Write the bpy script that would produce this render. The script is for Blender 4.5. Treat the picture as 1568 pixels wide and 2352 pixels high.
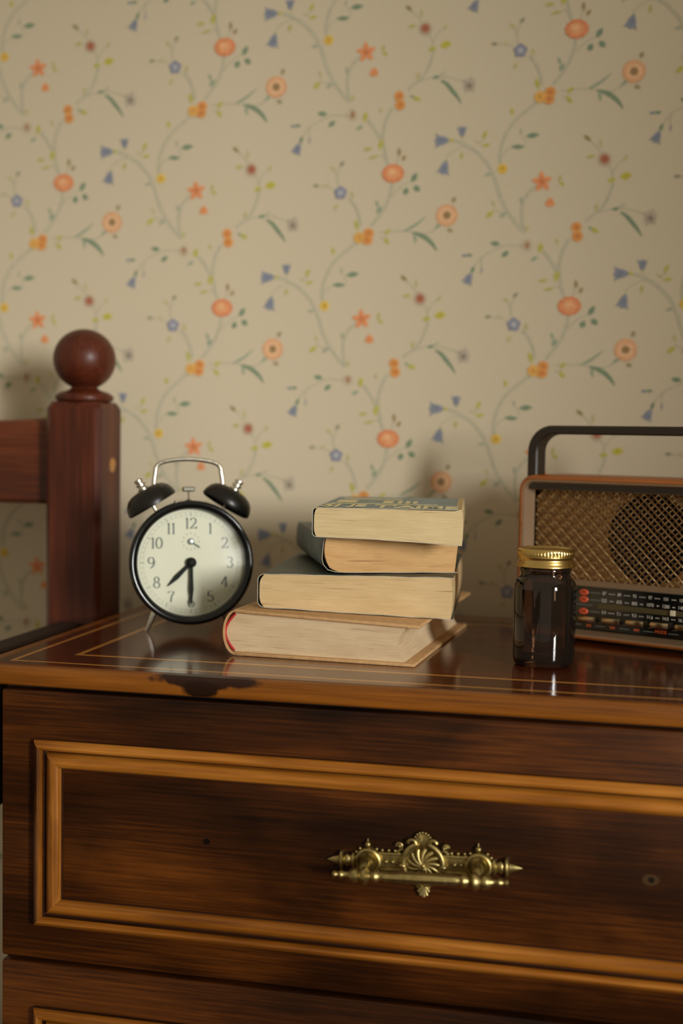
import bpy, bmesh, math, random
from mathutils import Matrix, Vector, noise as mnoise

# ------------------------------------------------------------------ scene, camera, light
for _o in list(bpy.data.objects): bpy.data.objects.remove(_o)
scene = bpy.context.scene
COL = scene.collection
H = 0.88                      # height of the dresser top above the floor (m)
WALL_Y = 0.38                 # the papered wall
PI = math.pi

cam_d = bpy.data.cameras.new('camera')
cam_d.sensor_fit = 'VERTICAL'; cam_d.sensor_height = 36.0; cam_d.sensor_width = 24.0
cam_d.lens = 2905.955 / 2352 * 36.0
cam_d.clip_start = 0.02; cam_d.clip_end = 50
cam_d.dof.use_dof = True; cam_d.dof.focus_distance = 0.955; cam_d.dof.aperture_fstop = 3.2
cam = bpy.data.objects.new('camera', cam_d); COL.objects.link(cam)
_yaw, _pit, _rol = 0.21617, 0.06041, 0.01676
_f = Vector((-math.sin(_yaw)*math.cos(_pit), math.cos(_yaw)*math.cos(_pit), -math.sin(_pit)))
_r = Vector((math.cos(_yaw), math.sin(_yaw), 0)); _u = _r.cross(_f)
_r2 = math.cos(_rol)*_r + math.sin(_rol)*_u; _u2 = -math.sin(_rol)*_r + math.cos(_rol)*_u
_m = Matrix((_r2, _u2, -_f)).transposed().to_4x4(); _m.translation = Vector((0.44011, -0.86455, 0.17218 + H))
cam.matrix_world = _m
scene.camera = cam

world = bpy.data.worlds.new('room_light'); scene.world = world; world.use_nodes = True
_bg = world.node_tree.nodes['Background']
_bg.inputs['Color'].default_value = (1.0, 0.85, 0.63, 1); _bg.inputs['Strength'].default_value = 0.36

def area(name, loc, target, sx, sy, power, col, spread=PI):
    l = bpy.data.lights.new(name, 'AREA'); l.shape = 'RECTANGLE'; l.size = sx; l.size_y = sy
    l.energy = power; l.color = col; l.spread = spread
    o = bpy.data.objects.new(name, l); COL.objects.link(o); o.location = loc
    o.rotation_euler = (Vector(target) - Vector(loc)).to_track_quat('-Z', 'Y').to_euler()
    return o
area('window_daylight', (4.85, -4.50, 2.05), (0.10, 0.38, 1.10), 0.85, 1.9, 12.0, (1.0, 0.975, 0.93), math.radians(30))

vs = scene.view_settings
vs.view_transform = 'Standard'; vs.look = 'None'; vs.gamma = 1.0; vs.use_curve_mapping = False
vs.exposure = 0.0

# ------------------------------------------------------------------ helpers
def lin(c):
    c = c/255.0
    return c/12.92 if c <= 0.04045 else ((c+0.055)/1.055)**2.4
def rgb(r, g, b): return (lin(r), lin(g), lin(b), 1.0)

def link(name, me, mat=None, parent=None, loc=None):
    o = bpy.data.objects.new(name, me); COL.objects.link(o)
    if mat is not None and me is not None: me.materials.append(mat)
    if parent is not None: o.parent = parent
    if loc is not None: o.location = loc
    return o
def tag(o, label=None, cat=None, group=None, kind=None):
    if label: o['label'] = label
    if cat: o['category'] = cat
    if group: o['group'] = group
    if kind: o['kind'] = kind
    return o
def empty(name, loc, rot=(0,0,0)):
    o = bpy.data.objects.new(name, None); COL.objects.link(o)
    o.location = loc; o.rotation_euler = rot; o.empty_display_size = 0.03
    return o

class MB:
    """collects verts / faces of one mesh"""
    def __init__(s): s.v = []; s.f = []
    def add(s, vs, fs):
        n = len(s.v); s.v += [tuple(p) for p in vs]; s.f += [tuple(i+n for i in q) for q in fs]; return s
    def box(s, x0, x1, y0, y1, z0, z1):
        return s.add([(x0,y0,z0),(x1,y0,z0),(x1,y1,z0),(x0,y1,z0),(x0,y0,z1),(x1,y0,z1),(x1,y1,z1),(x0,y1,z1)],
                     [(0,3,2,1),(4,5,6,7),(0,1,5,4),(1,2,6,5),(2,3,7,6),(3,0,4,7)])
    def grid(s, P, closed_u=False, closed_v=False):
        """P[i][j] points"""
        n, m = len(P), len(P[0]); vs = [q for row in P for q in row]; fs = []
        for i in range(n if closed_u else n-1):
            for j in range(m if closed_v else m-1):
                a, b = i, (i+1) % n; c, d = j, (j+1) % m
                fs.append((a*m+c, b*m+c, b*m+d, a*m+d))
        return s.add(vs, fs)
    def lathe(s, prof, seg=32, M=None, cap0=False, cap1=False):
        """prof = [(r, h)] turned round the local Z axis; M places it"""
        P = []
        for k in range(seg):
            a = 2*PI*k/seg; row = []
            for r, h in prof:
                p = Vector((r*math.cos(a), r*math.sin(a), h)); row.append(M @ p if M else p)
            P.append(row)
        n0 = len(s.v); s.grid(P, closed_u=True); m = len(prof)
        if cap0: s.f.append(tuple(n0+k*m for k in range(seg))[::-1])
        if cap1: s.f.append(tuple(n0+k*m+m-1 for k in range(seg)))
        return s
    def tube(s, pts, rad, seg=10, closed=False, ry=None, up=None):
        """rad: number or list; ry: second radius across"""
        pts = [Vector(p) for p in pts]; n = len(pts); rows = []
        N = None
        for i in range(n):
            if closed: t = pts[(i+1) % n]-pts[i-1]
            else: t = pts[min(i+1, n-1)]-pts[max(i-1, 0)]
            t.normalize()
            if N is None:
                ref = Vector(up) if up else (Vector((0,0,1)) if abs(t.z) < .9 else Vector((1,0,0)))
                N = (ref - t*ref.dot(t)).normalized()
            else: N = (N - t*N.dot(t)).normalized()
            B = t.cross(N)
            r = rad[i] if isinstance(rad, (list, tuple)) else rad
            r2 = (ry[i] if isinstance(ry, (list, tuple)) else ry) if ry is not None else r
            rows.append([pts[i] + N*r*math.cos(2*PI*k/seg) + B*r2*math.sin(2*PI*k/seg) for k in range(seg)])
        n0 = len(s.v); s.grid(rows, closed_u=closed, closed_v=True)
        if not closed:
            s.f.append(tuple(n0+k for k in range(seg))); s.f.append(tuple(n0+(n-1)*seg+k for k in range(seg))[::-1])
        return s
    def ball(s, c, r, seg=12, rings=8, sc=(1,1,1)):
        prof = [(r*math.sin(PI*i/rings), -r*math.cos(PI*i/rings)) for i in range(rings+1)]
        return s.lathe(prof, seg, Matrix.Translation(c) @ Matrix.Diagonal((sc[0], sc[1], sc[2], 1)))
    def mesh(s, name, M=None, weld=False):
        me = bpy.data.meshes.new(name); me.from_pydata(s.v, [], s.f)
        bm = bmesh.new(); bm.from_mesh(me)
        if weld: bmesh.ops.remove_doubles(bm, verts=bm.verts, dist=1e-6)
        bmesh.ops.recalc_face_normals(bm, faces=bm.faces)
        bm.to_mesh(me); bm.free()
        if M is not None: me.transform(M)
        me.update(); return me
    def build(s, name, mat, parent=None, smooth=None, M=None, bevel=0, segs=2, weld=True):
        """smooth: angle in degrees below which edges are smooth"""
        me = s.mesh(name, None, weld)
        if bevel:
            bm = bmesh.new(); bm.from_mesh(me)
            ed = [e for e in bm.edges if len(e.link_faces) == 2 and e.calc_face_angle() > 0.5]
            bmesh.ops.bevel(bm, geom=ed, offset=bevel, segments=segs, affect='EDGES', profile=0.5, clamp_overlap=True)
            bm.to_mesh(me); bm.free()
        if M is not None: me.transform(M)
        if smooth: shade(me, smooth)
        return link(name, me, mat, parent)
def shade(me, deg):
    for p in me.polygons: p.use_smooth = True
    bm = bmesh.new(); bm.from_mesh(me)
    for e in bm.edges:
        if len(e.link_faces) == 2: e.smooth = e.calc_face_angle() < math.radians(deg)
    bm.to_mesh(me); bm.free()

def axisM(p, d):
    """matrix whose Z axis points along d, at p"""
    return Matrix.Translation(p) @ Vector((0,0,1)).rotation_difference(Vector(d).normalized()).to_matrix().to_4x4()

# ------------------------------------------------------------------ materials
def new_mat(name):
    m = bpy.data.materials.new(name); m.use_nodes = True
    nt = m.node_tree; b = nt.nodes['Principled BSDF']; return m, nt, b
def N(nt, t, **kw):
    n = nt.nodes.new(t)
    for k, v in kw.items():
        if k in n.inputs: n.inputs[k].default_value = v
        else: setattr(n, k, v)
    return n
def ramp(nt, stops):
    r = nt.nodes.new('ShaderNodeValToRGB'); e = r.color_ramp.elements
    while len(e) < len(stops): e.new(0.5)
    for q, (p, c) in zip(e, stops): q.position = p; q.color = c
    return r
def coords(nt, scale=(1,1,1), loc=(0,0,0), rot=(0,0,0), src='Object'):
    tc = nt.nodes.new('ShaderNodeTexCoord'); mp = nt.nodes.new('ShaderNodeMapping')
    mp.inputs['Scale'].default_value = scale; mp.inputs['Location'].default_value = loc; mp.inputs['Rotation'].default_value = rot
    nt.links.new(tc.outputs[src], mp.inputs['Vector']); return mp.outputs['Vector']
def bump(nt, b, height, strength, dist=0.001):
    bn = nt.nodes.new('ShaderNodeBump'); bn.inputs['Strength'].default_value = strength; bn.inputs['Distance'].default_value = dist
    nt.links.new(height, bn.inputs['Height']); nt.links.new(bn.outputs['Normal'], b.inputs['Normal'])
def mixc(nt, fac, a, b_, mode='MIX'):
    m = nt.nodes.new('ShaderNodeMix'); m.data_type = 'RGBA'; m.blend_type = mode
    for sock, val in ((m.inputs[0], fac), (m.inputs[6], a), (m.inputs[7], b_)):
        if hasattr(val, 'is_output'): nt.links.new(val, sock)
        else: sock.default_value = val
    return m.outputs[2]

def plain(name, col, rough=0.5, metal=0.0, var=0.08, nscale=60, spec=0.5, coat=0.0, bmp=0.0):
    m, nt, b = new_mat(name)
    b.inputs['Roughness'].default_value = rough; b.inputs['Metallic'].default_value = metal
    b.inputs['Specular IOR Level'].default_value = spec; b.inputs['Coat Weight'].default_value = coat; b.inputs['Coat Roughness'].default_value = 0.08
    n = N(nt, 'ShaderNodeTexNoise', Scale=nscale, Detail=4.0); nt.links.new(coords(nt), n.inputs['Vector'])
    lo = tuple(c*(1-var) for c in col[:3])+(1,); hi = tuple(min(1, c*(1+var)) for c in col[:3])+(1,)
    r = ramp(nt, [(0.3, lo), (0.7, hi)]); nt.links.new(n.outputs['Fac'], r.inputs['Fac']); nt.links.new(r.outputs['Color'], b.inputs['Base Color'])
    if bmp: bump(nt, b, n.outputs['Fac'], bmp, 0.0005)
    return m

def wood(name, stops, axis='x', rough=0.35, spec=0.5, coat=0.0, coat_r=0.1, grain=1.0, broad=5.0, off=(0,0,0), spots=(), bmp=0.15, blotch=0.0, aniso=5.0):
    """stops: dark, mid, light sRGB triples; grain runs along the axis"""
    m, nt, b = new_mat(name)
    b.inputs['Roughness'].default_value = rough; b.inputs['Specular IOR Level'].default_value = spec
    b.inputs['Coat Weight'].default_value = coat; b.inputs['Coat Roughness'].default_value = coat_r
    s = {'x': (1.0, 1, 1), 'y': (1, 1.0, 1), 'z': (1, 1, 1.0)}[axis]
    k = 'xyz'.index(axis)
    fine = [520.0*grain]*3; fine[k] = 16.0*grain
    mid = [34.0*grain]*3; mid[k] = 2.6*grain
    br = [broad]*3; br[k] = broad/aniso*2.0
    nf = N(nt, 'ShaderNodeTexNoise', Scale=1.0, Detail=3.0); nt.links.new(coords(nt, fine, off), nf.inputs['Vector'])
    nm = N(nt, 'ShaderNodeTexNoise', Scale=1.0, Detail=5.0, Distortion=0.6); nt.links.new(coords(nt, mid, off), nm.inputs['Vector'])
    nb = N(nt, 'ShaderNodeTexNoise', Scale=1.0, Detail=3.0, Distortion=0.5); nt.links.new(coords(nt, br, off), nb.inputs['Vector'])
    def mth(op, a, c, v=None):
        q = nt.nodes.new('ShaderNodeMath'); q.operation = op
        for i_, val in enumerate((a, c)):
            if hasattr(val, 'is_output'): nt.links.new(val, q.inputs[i_])
            else: q.inputs[i_].default_value = val
        return q.outputs[0]
    t = mth('ADD', mth('MULTIPLY', nf.outputs['Fac'], 0.27), mth('ADD', mth('MULTIPLY', nm.outputs['Fac'], 0.29), mth('MULTIPLY', nb.outputs['Fac'], 0.44)))
    r = ramp(nt, [(0.36, rgb(*stops[0])), (0.5, rgb(*stops[1])), (0.64, rgb(*stops[2]))])
    nt.links.new(t, r.inputs['Fac']); c = r.outputs['Color']
    if blotch:                                    # uneven old stain
        bl = [blotch]*3; bl[k] = blotch*0.55
        nn_ = N(nt, 'ShaderNodeTexNoise', Scale=1.0, Detail=4.0, Distortion=0.9); nt.links.new(coords(nt, bl, (off[0]+4.4, off[1], off[2]+1.3)), nn_.inputs['Vector'])
        rb = ramp(nt, [(0.36, (0.50,0.51,0.55,1)), (0.60, (1.0,1.0,1.0,1))]); nt.links.new(nn_.outputs['Fac'], rb.inputs['Fac'])
        c = mixc(nt, 1.0, c, rb.outputs['Color'], 'MULTIPLY')
    tc = nt.nodes.new('ShaderNodeTexCoord')
    for (p, rad, col, soft) in spots:            # knots, old screw holes, chipped veneer: (point, radii, colour, ragged)
        sub = N(nt, 'ShaderNodeVectorMath', operation='SUBTRACT'); nt.links.new(tc.outputs['Object'], sub.inputs[0]); sub.inputs[1].default_value = p
        dv = N(nt, 'ShaderNodeVectorMath', operation='DIVIDE'); nt.links.new(sub.outputs[0], dv.inputs[0]); dv.inputs[1].default_value = rad
        ln = N(nt, 'ShaderNodeVectorMath', operation='LENGTH'); nt.links.new(dv.outputs[0], ln.inputs[0])
        d = ln.outputs['Value']
        if soft:
            rn = N(nt, 'ShaderNodeTexNoise', Scale=70.0, Detail=3.0); nt.links.new(tc.outputs['Object'], rn.inputs['Vector'])
            d = mth('ADD', d, mth('MULTIPLY', mth('SUBTRACT', rn.outputs['Fac'], 0.5), soft))
        mr = N(nt, 'ShaderNodeMapRange'); mr.inputs['From Min'].default_value = 1.08; mr.inputs['From Max'].default_value = 0.86
        nt.links.new(d, mr.inputs['Value'])
        c = mixc(nt, mr.outputs['Result'], c, rgb(*col))
    nt.links.new(c, b.inputs['Base Color'])
    if bmp: bump(nt, b, nf.outputs['Fac'], bmp, 0.0004)
    return m

def metal(name, col, rough=0.2, var=0.15, nscale=90):
    return plain(name, col, rough=rough, metal=1.0, var=var, nscale=nscale)

def vcol_mat(name, rough=0.8):
    m, nt, b = new_mat(name); b.inputs['Roughness'].default_value = rough; b.inputs['Specular IOR Level'].default_value = 0.2
    a = nt.nodes.new('ShaderNodeAttribute'); a.attribute_name = 'print'
    n = N(nt, 'ShaderNodeTexNoise', Scale=420.0, Detail=2.0); nt.links.new(coords(nt), n.inputs['Vector'])
    r = ramp(nt, [(0.3, (0.86,0.86,0.86,1)), (0.7, (1.1,1.1,1.1,1))]); nt.links.new(n.outputs['Fac'], r.inputs['Fac'])
    nt.links.new(mixc(nt, 1.0, a.outputs['Color'], r.outputs['Color'], 'MULTIPLY'), b.inputs['Base Color'])
    return m

def clear(name, tint, ior=1.45, rough=0.01, tint_mix=0.0, body=(0.02,0.01,0.005,1)):
    """thin glass: a tinted see-through body with a Fresnel mirror coat"""
    m = bpy.data.materials.new(name); m.use_nodes = True; nt = m.node_tree
    for q in list(nt.nodes): nt.nodes.remove(q)
    out = nt.nodes.new('ShaderNodeOutputMaterial'); tr = N(nt, 'ShaderNodeBsdfTransparent', Color=tint)
    gl = N(nt, 'ShaderNodeBsdfGlossy', Color=(1,1,1,1), Roughness=rough); fr = N(nt, 'ShaderNodeFresnel', IOR=ior)
    base = tr.outputs[0]
    if tint_mix:
        df = N(nt, 'ShaderNodeBsdfDiffuse', Color=body)
        nz = N(nt, 'ShaderNodeTexNoise', Scale=25.0); nt.links.new(coords(nt), nz.inputs['Vector'])
        mx0 = N(nt, 'ShaderNodeMixShader'); 
        rr = N(nt, 'ShaderNodeMapRange'); rr.inputs['To Min'].default_value = tint_mix*0.8; rr.inputs['To Max'].default_value = tint_mix*1.2
        nt.links.new(nz.outputs['Fac'], rr.inputs['Value']); nt.links.new(rr.outputs[0], mx0.inputs[0])
        nt.links.new(tr.outputs[0], mx0.inputs[1]); nt.links.new(df.outputs[0], mx0.inputs[2]); base = mx0.outputs[0]
    mx = nt.nodes.new('ShaderNodeMixShader'); nt.links.new(fr.outputs[0], mx.inputs[0]); nt.links.new(base, mx.inputs[1]); nt.links.new(gl.outputs[0], mx.inputs[2])
    nt.links.new(mx.outputs[0], out.inputs['Surface']); return m

def paper_block(name, lo, hi, dark):
    """edges of the leaves of a book: UV x runs along the leaves, UV y across them"""
    m, nt, b = new_mat(name); b.inputs['Roughness'].default_value = 0.85; b.inputs['Specular IOR Level'].default_value = 0.15
    v = coords(nt, (4, 150, 1), src='UV'); n1 = N(nt, 'ShaderNodeTexNoise', Scale=1.0, Detail=4.0, Distortion=0.4); nt.links.new(v, n1.inputs['Vector'])
    v2 = coords(nt, (2.2, 26, 1), (3.1, 0, 0), src='UV'); n2 = N(nt, 'ShaderNodeTexNoise', Scale=1.0, Detail=5.0, Distortion=0.5); nt.links.new(v2, n2.inputs['Vector'])
    v3 = coords(nt, (3, 3, 1), src='UV'); n3 = N(nt, 'ShaderNodeTexNoise', Scale=1.0, Detail=3.0); nt.links.new(v3, n3.inputs['Vector'])
    r3 = ramp(nt, [(0.3, lo), (0.7, hi)]); nt.links.new(n3.outputs['Fac'], r3.inputs['Fac'])
    r1 = ramp(nt, [(0.33, (0.78,0.76,0.72,1)), (0.52, (1,1,1,1))]); nt.links.new(n1.outputs['Fac'], r1.inputs['Fac'])
    c = mixc(nt, 1.0, r3.outputs['Color'], r1.outputs['Color'], 'MULTIPLY')
    r2 = ramp(nt, [(0.29, (1,1,1,1)), (0.37, (0,0,0,1))]); nt.links.new(n2.outputs['Fac'], r2.inputs['Fac'])
    c = mixc(nt, r2.outputs['Color'], c, dark)
    nt.links.new(c, b.inputs['Base Color']); bump(nt, b, n1.outputs['Fac'], 0.5, 0.0004)
    return m

# ------------------------------------------------------------------ the setting
M_paper = plain('cream_wallpaper', rgb(214, 201, 173), rough=0.75, var=0.015, nscale=300, spec=0.25, bmp=0.04)
M_print = vcol_mat('wallpaper_ink')
M_floor = wood('floor_boards', [(60,38,22),(92,60,36),(120,82,52)], 'y', rough=0.4)
wall = MB().box(-1.7, 2.3, WALL_Y, WALL_Y+0.1, 0.0, 2.6).build('wall_back', M_paper); tag(wall, kind='structure')
floor = MB().box(-1.7, 2.3, -3.0, WALL_Y, -0.05, 0.0).build('floor', M_floor); tag(floor, kind='structure')

# unseen right wall, added so its window edges shade the back wall
M_plaster = plain('plain_plaster', rgb(200, 184, 150), rough=0.8, var=0.03, nscale=12, spec=0.2)
M_white_wood = plain('white_window_paint', rgb(214, 208, 192), rough=0.5, var=0.03)
WX, WY0, WY1, WZ0, WZ1 = 2.0, -2.60, -1.36, 0.90, 1.90  # opening edges placed to dim the back wall's right side and top
wr = MB(); wr.box(WX, WX+0.12, WY1, WALL_Y, 0, 2.6); wr.box(WX, WX+0.12, -3.0, WY0, 0, 2.6); wr.box(WX, WX+0.12, WY0, WY1, 0, WZ0); wr.box(WX, WX+0.12, WY0, WY1, WZ1, 2.6)
tag(wr.build('added_shade_wall', M_plaster, weld=False), kind='structure')
wf = MB(); c_ = 0.03
wf.box(WX-0.012, WX+0.03, WY0-c_, WY1+c_, WZ0-c_, WZ0); wf.box(WX-0.012, WX+0.03, WY0-c_, WY1+c_, WZ1, WZ1+c_)
wf.box(WX-0.012, WX+0.03, WY0-c_, WY0, WZ0, WZ1); wf.box(WX-0.012, WX+0.03, WY1, WY1+c_, WZ0, WZ1)
tag(wf.build('added_window_frame', M_white_wood, weld=False), kind='structure')

PRINT=[
('f','bell',93.3,330.5,13.7,180),
('l','yg',95.1,330.5,3.6,1.6,0),
('f','bell2',106.1,333.3,10.0,90),
('l','yg',106.4,333.8,2.3,1.1,90),
('f','bell',90.9,310.3,12.8,255),
('l','gg',90.6,309.4,3.2,1.4,75),
('l','yg2',106.0,315.5,4.1,1.8,80),
('l','yg',128.1,334.7,4.5,2.0,65),
('l','yg',129.7,324.7,4.5,1.8,10),
('l','py',122.7,327.6,2.7,1.1,-30),
('s','pst',1,[(118.9,329.8),(123.4,327.3),(127.9,331.2)]),
('s','pst',1,[(90.5,313.5),(96.5,319.2),(105.5,323.5),(111.5,324.1)]),
('s','st',2.6,[(97.8,330.0),(105.4,327.8),(111.5,324.1),(119.0,319.7),(125.1,313.9),(132.0,306.0),(136.6,297.3),(140.5,287.2),(143.6,277.1),(147.5,268.5),(151.3,261.3),(155.9,254.8),(160.4,249.1),(168.0,240.5)]),
('s','st',2.2,[(143.9,305.9),(143.0,314.5),(144.4,323.1),(147.2,331.7),(152.2,340.9),(157.3,347.3),(164.6,353.6),(173.3,360.6),(182.0,367.5)]),
('f','yellow',145.9,301.6,5.4,0),
('l','dg',174.1,332.5,6.7,2.7,6),
('l','dg',160.2,322.2,6.7,2.2,-3),
('s','pst',1,[(145.3,313.1),(148.9,318.8),(154.8,321.6),(165.1,322.9),(167.2,327.2),(164.9,332.2)]),
('l','pg',162.7,336.5,3.6,1.1,95),
('l','yg',153.8,355.9,3.8,2.0,100),
('l','pg',132.1,296.6,4.1,1.6,10),
('f','daisy',92.8,258.3,11.4,0),
('l','bud',99.4,273.3,3.4,2.3,70),
('l','bud',96.3,243.8,3.4,2.1,-20),
('l','yg',134.7,258.4,5.0,2.5,40),
('l','py',137.8,269.2,3.6,1.6,110),
('l','pg',147.7,257.7,4.5,2.2,35),
('s','pst',1,[(137.9,264.2),(140.9,261.3),(149.9,259.6)]),
('f','star',184.1,288.2,9.3,95),
('l','yg2',201.2,291.3,4.0,1.5,80),
('l','yg',203.2,285.9,3.1,1.8,-30),
('f','cup',192.3,268.2,4.9,90),
('s','st',2,[(179.0,284.2),(173.2,279.9),(168.9,274.2),(166.1,267.0),(165.5,259.9),(166.0,251.2),(168.0,242.6)]),
('l','pg',164.8,271.4,3.6,1.8,100),
('l','py',170.9,244.1,4.0,2.0,70),
('f','rust',171.5,228.2,6.7,0),
('l','yg',184.2,225.7,5.3,2.7,82),
('l','pdg',178.8,215.3,4.0,1.8,30),
('s','st',2.4,[(186.8,222.6),(191.3,216.9),(195.8,210.5),(199.6,204.0),(201.2,198.3)]),
('s','pst',1.2,[(166.7,227.5),(157.8,228.1),(148.9,228.1),(141.5,224.8),(134.1,221.5),(128.1,217.8),(123.7,212.7),(120.0,206.8)]),
('s','pst',0.9,[(129.6,218.5),(127.4,213.4),(127.5,207.6)]),
('l','dg',140.7,230.2,5.0,2.5,-10),
('l','dg',150.5,220.1,4.5,2.5,40),
('l','dg',115.7,219.4,3.6,1.6,-2),
('l','blue',110.8,219.1,2.7,1.4,0),
('l','dg',119.3,205.3,3.9,1.8,75),
('f','bell',117.8,201.7,10.9,245),
('l','lil',127.9,204.7,3.9,1.1,85),
('l','yg',200.5,198.3,5.5,2.9,75),
('l','yg2',187.3,194.1,4.9,2.0,5),
('l','yg2',193.3,186.0,5.8,1.6,12),
('s','pst',1,[(197.0,187.0),(202.1,188.0),(206.6,181.9)]),
('s','st',2.2,[(211.5,233.5),(208.0,227.8),(205.4,222.0),(203.5,215.6),(202.5,208.4),(202.6,201.2),(204.5,191.2),(207.7,178.3)]),
('l','py',199.8,231.6,3.1,1.8,110),
('f','pomp',217.8,244.5,5.3,0),
('f','pomp',219.0,235.7,5.5,0),
('l','yg',235.0,241.5,5.2,2.4,-25),
('l','pdg',230.9,243.6,3.1,1.3,-30),
('s','st',1.8,[(226.4,250.0),(232.1,255.0),(238.6,259.3),(243.5,265.7),(247.6,274.1),(250.3,282.6),(250.9,287.6)]),
('l','py',236.3,262.8,4.4,2.0,85),
('s','pst',1.2,[(238.6,257.8),(246.5,260.3),(253.6,261.4),(265.1,260.7),(276.6,257.2),(283.8,253.7)]),
('l','dg',254.1,261.1,3.9,1.7,10),
('l','pg',260.0,264.2,4.8,0.6,30),
('c','dg',9,[(258.7,257.9),(264.5,254.1),(269.7,248.0),(274.8,241.7),(279.3,234.6)]),
('f','thistle',286.7,252.3,8.6,0),
('l','yg',249.5,288.3,4.3,2.4,15),
('l','yb',262.7,291.8,5.8,3.7,10),
('s','pst',1.2,[(250.2,289.7),(249.3,296.8),(247.1,301.0),(244.1,305.3)]),
('s','pst',1,[(250.1,293.9),(254.9,303.1),(262.0,308.0)]),
('l','py',261.9,308.7,3.7,1.7,60),
('f','red',242.6,308.1,7.4,0),
('l','yg2',229.6,311.0,4.4,2.0,8),
('l','bud2',225.9,328.3,4.4,2.0,-40),
('s','pst',1,[(227.8,325.9),(233.7,320.9),(239.6,313.1)]),
('l','py',238.4,322.9,4.8,1.3,95),
('f','peony',213.2,169.7,11.5,0),
('l','bud3',218.9,190.6,4.4,2.0,95),
('l','bud3',223.7,184.5,3.5,2.0,60),
('s','pst',1,[(218.2,187.8),(216.2,178.4)]),
('s','st',2.2,[(212.4,422.1),(211.8,416.0),(210.6,410.5),(208.0,402.7),(205.0,396.7),(200.1,389.5),(192.1,379.8)]),
('s','pst',1,[(212.3,408.1),(216.6,413.4),(223.9,419.3),(230.7,422.8)]),
('l','dg',234.4,426.1,5.4,2.8,60),
('l','dg',237.2,415.4,4.1,3.0,-40),
('l','dg',226.3,413.0,3.9,3.0,70),
('l','pdg',197.7,401.7,3.9,1.5,110),
('l','pdg',200.0,395.6,4.4,2.4,60),
('f','pomp',189.7,372.5,5.7,0),
('f','pomp',188.8,366.2,5.5,0),
('f','pompy',180.3,368.4,6.2,0),
('l','yg',177.3,381.3,5.7,2.2,105),
('l','yg',208.6,374.0,4.2,2.0,40),
('l','yg',207.9,364.9,4.2,2.2,-50),
('s','pst',1,[(201.1,368.6),(206.2,367.3),(207.4,371.0)]),
('s','st',2,[(181.4,380.0),(179.9,388.6),(176.6,397.3),(172.7,403.5),(168.8,407.3)]),
('f','bluef',160.5,413.0,6.9,0),
('l','py',172.6,410.9,4.0,2.0,95),
('l','py',156.2,399.2,4.0,2.0,65),
('s','pst',1.2,[(157.8,418.6),(157.1,424.7),(156.3,430.9),(153.1,435.9)]),
('s','pst',1,[(157.0,428.4),(158.8,435.7),(161.3,439.9)]),
('l','bud4',161.5,441.4,3.3,2.0,50),
('l','py',152.4,437.1,3.8,1.8,-30),
('s','pst',1,[(153.4,417.5),(145.7,419.5),(136.7,420.6)]),
('l','bud4',135.4,420.6,3.4,1.8,0),
('l','py',145.9,421.1,3.1,1.1,30),
('s','pst',1.2,[(199.8,373.6),(208.6,374.0),(217.3,374.5),(226.1,374.3),(233.6,373.0),(243.6,371.6),(252.2,373.2),(258.3,377.4),(263.1,381.5)]),
('c','pdg',6,[(225.5,374.3),(231.6,377.3),(238.4,381.4),(246.9,388.5)]),
('c','dg',10,[(233.6,372.7),(241.1,370.4),(248.0,366.6),(254.3,360.5),(258.2,354.3)]),
('l','pdg',236.4,367.4,5.6,1.5,-80),
('l','pdg',258.9,378.6,4.7,1.5,35)]
# one repeat of the floral print, millimetres on the wall (x along it, z above the dresser top): s stem, c long leaf, l leaf, f flower
REP_X, REP_Z = 174.47, 260.86          # half-drop repeat: next column is half a repeat lower
INK = dict(st=(173,166,136), edge=(157,155,129), pst=(165,159,129), yg=(166,160,62), yg2=(164,158,84), dg=(98,122,92), pdg=(128,143,114),
           pg=(148,150,124), py=(172,163,108), yb=(170,160,38), bud=(140,126,84), bud2=(130,116,68), bud3=(142,120,76), bud4=(130,126,98),
           gg=(118,134,80), blue=(104,114,128), lil=(145,138,136))
def ink(c):                             # ink as it looks on the lit paper -> reflectance
    return tuple(min(0.95, (0.86*lin(a)/lin(w)+0.14)*lin(p)) for a, w, p in zip(c, (186,172,140), (214,201,173)))+(1.0,)
pv, pf, pc = [], [], []
LIFT = [0.0]                            # keeps overlapping shapes of one layer apart (mm)
def fan(pts, c_in, c_out, layer, centre=None):
    layer += LIFT[0]
    n0 = len(pv); n = len(pts)
    cx, cz = centre if centre else (sum(p[0] for p in pts)/n, sum(p[1] for p in pts)/n)
    pv.append((cx, layer, cz)); pc.append(ink(c_in))
    for x, z in pts: pv.append((x, layer, z)); pc.append(ink(c_out))
    for i in range(n): pf.append((n0, n0+1+i, n0+1+(i+1) % n))
def ribbon(pts, hw, col, layer, shift=0.0):
    n0 = len(pv); n = len(pts)
    for i in range(n):
        a, b = pts[max(i-1, 0)], pts[min(i+1, n-1)]
        tx, tz = b[0]-a[0], b[1]-a[1]; L = math.hypot(tx, tz) or 1; nx, nz = -tz/L, tx/L
        w = hw[i] if isinstance(hw, list) else hw
        x, z = pts[i][0]+nx*shift, pts[i][1]+nz*shift
        pv.append((x+nx*w, layer, z+nz*w)); pv.append((x-nx*w, layer, z-nz*w)); pc.extend([ink(col)]*2)
    for i in range(n-1): pf.append((n0+2*i, n0+2*i+1, n0+2*i+3, n0+2*i+2))
def smooth_line(pts, k=4):
    out = []
    for i in range(len(pts)-1):
        p0, p1, p2, p3 = pts[max(i-1,0)], pts[i], pts[i+1], pts[min(i+2, len(pts)-1)]
        for j in range(k):
            t = j/k
            out.append(tuple(0.5*((2*p1[d]) + (-p0[d]+p2[d])*t + (2*p0[d]-5*p1[d]+4*p2[d]-p3[d])*t*t + (-p0[d]+3*p1[d]-3*p2[d]+p3[d])*t**3) for d in (0,1)))
    return out+[pts[-1]]
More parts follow.
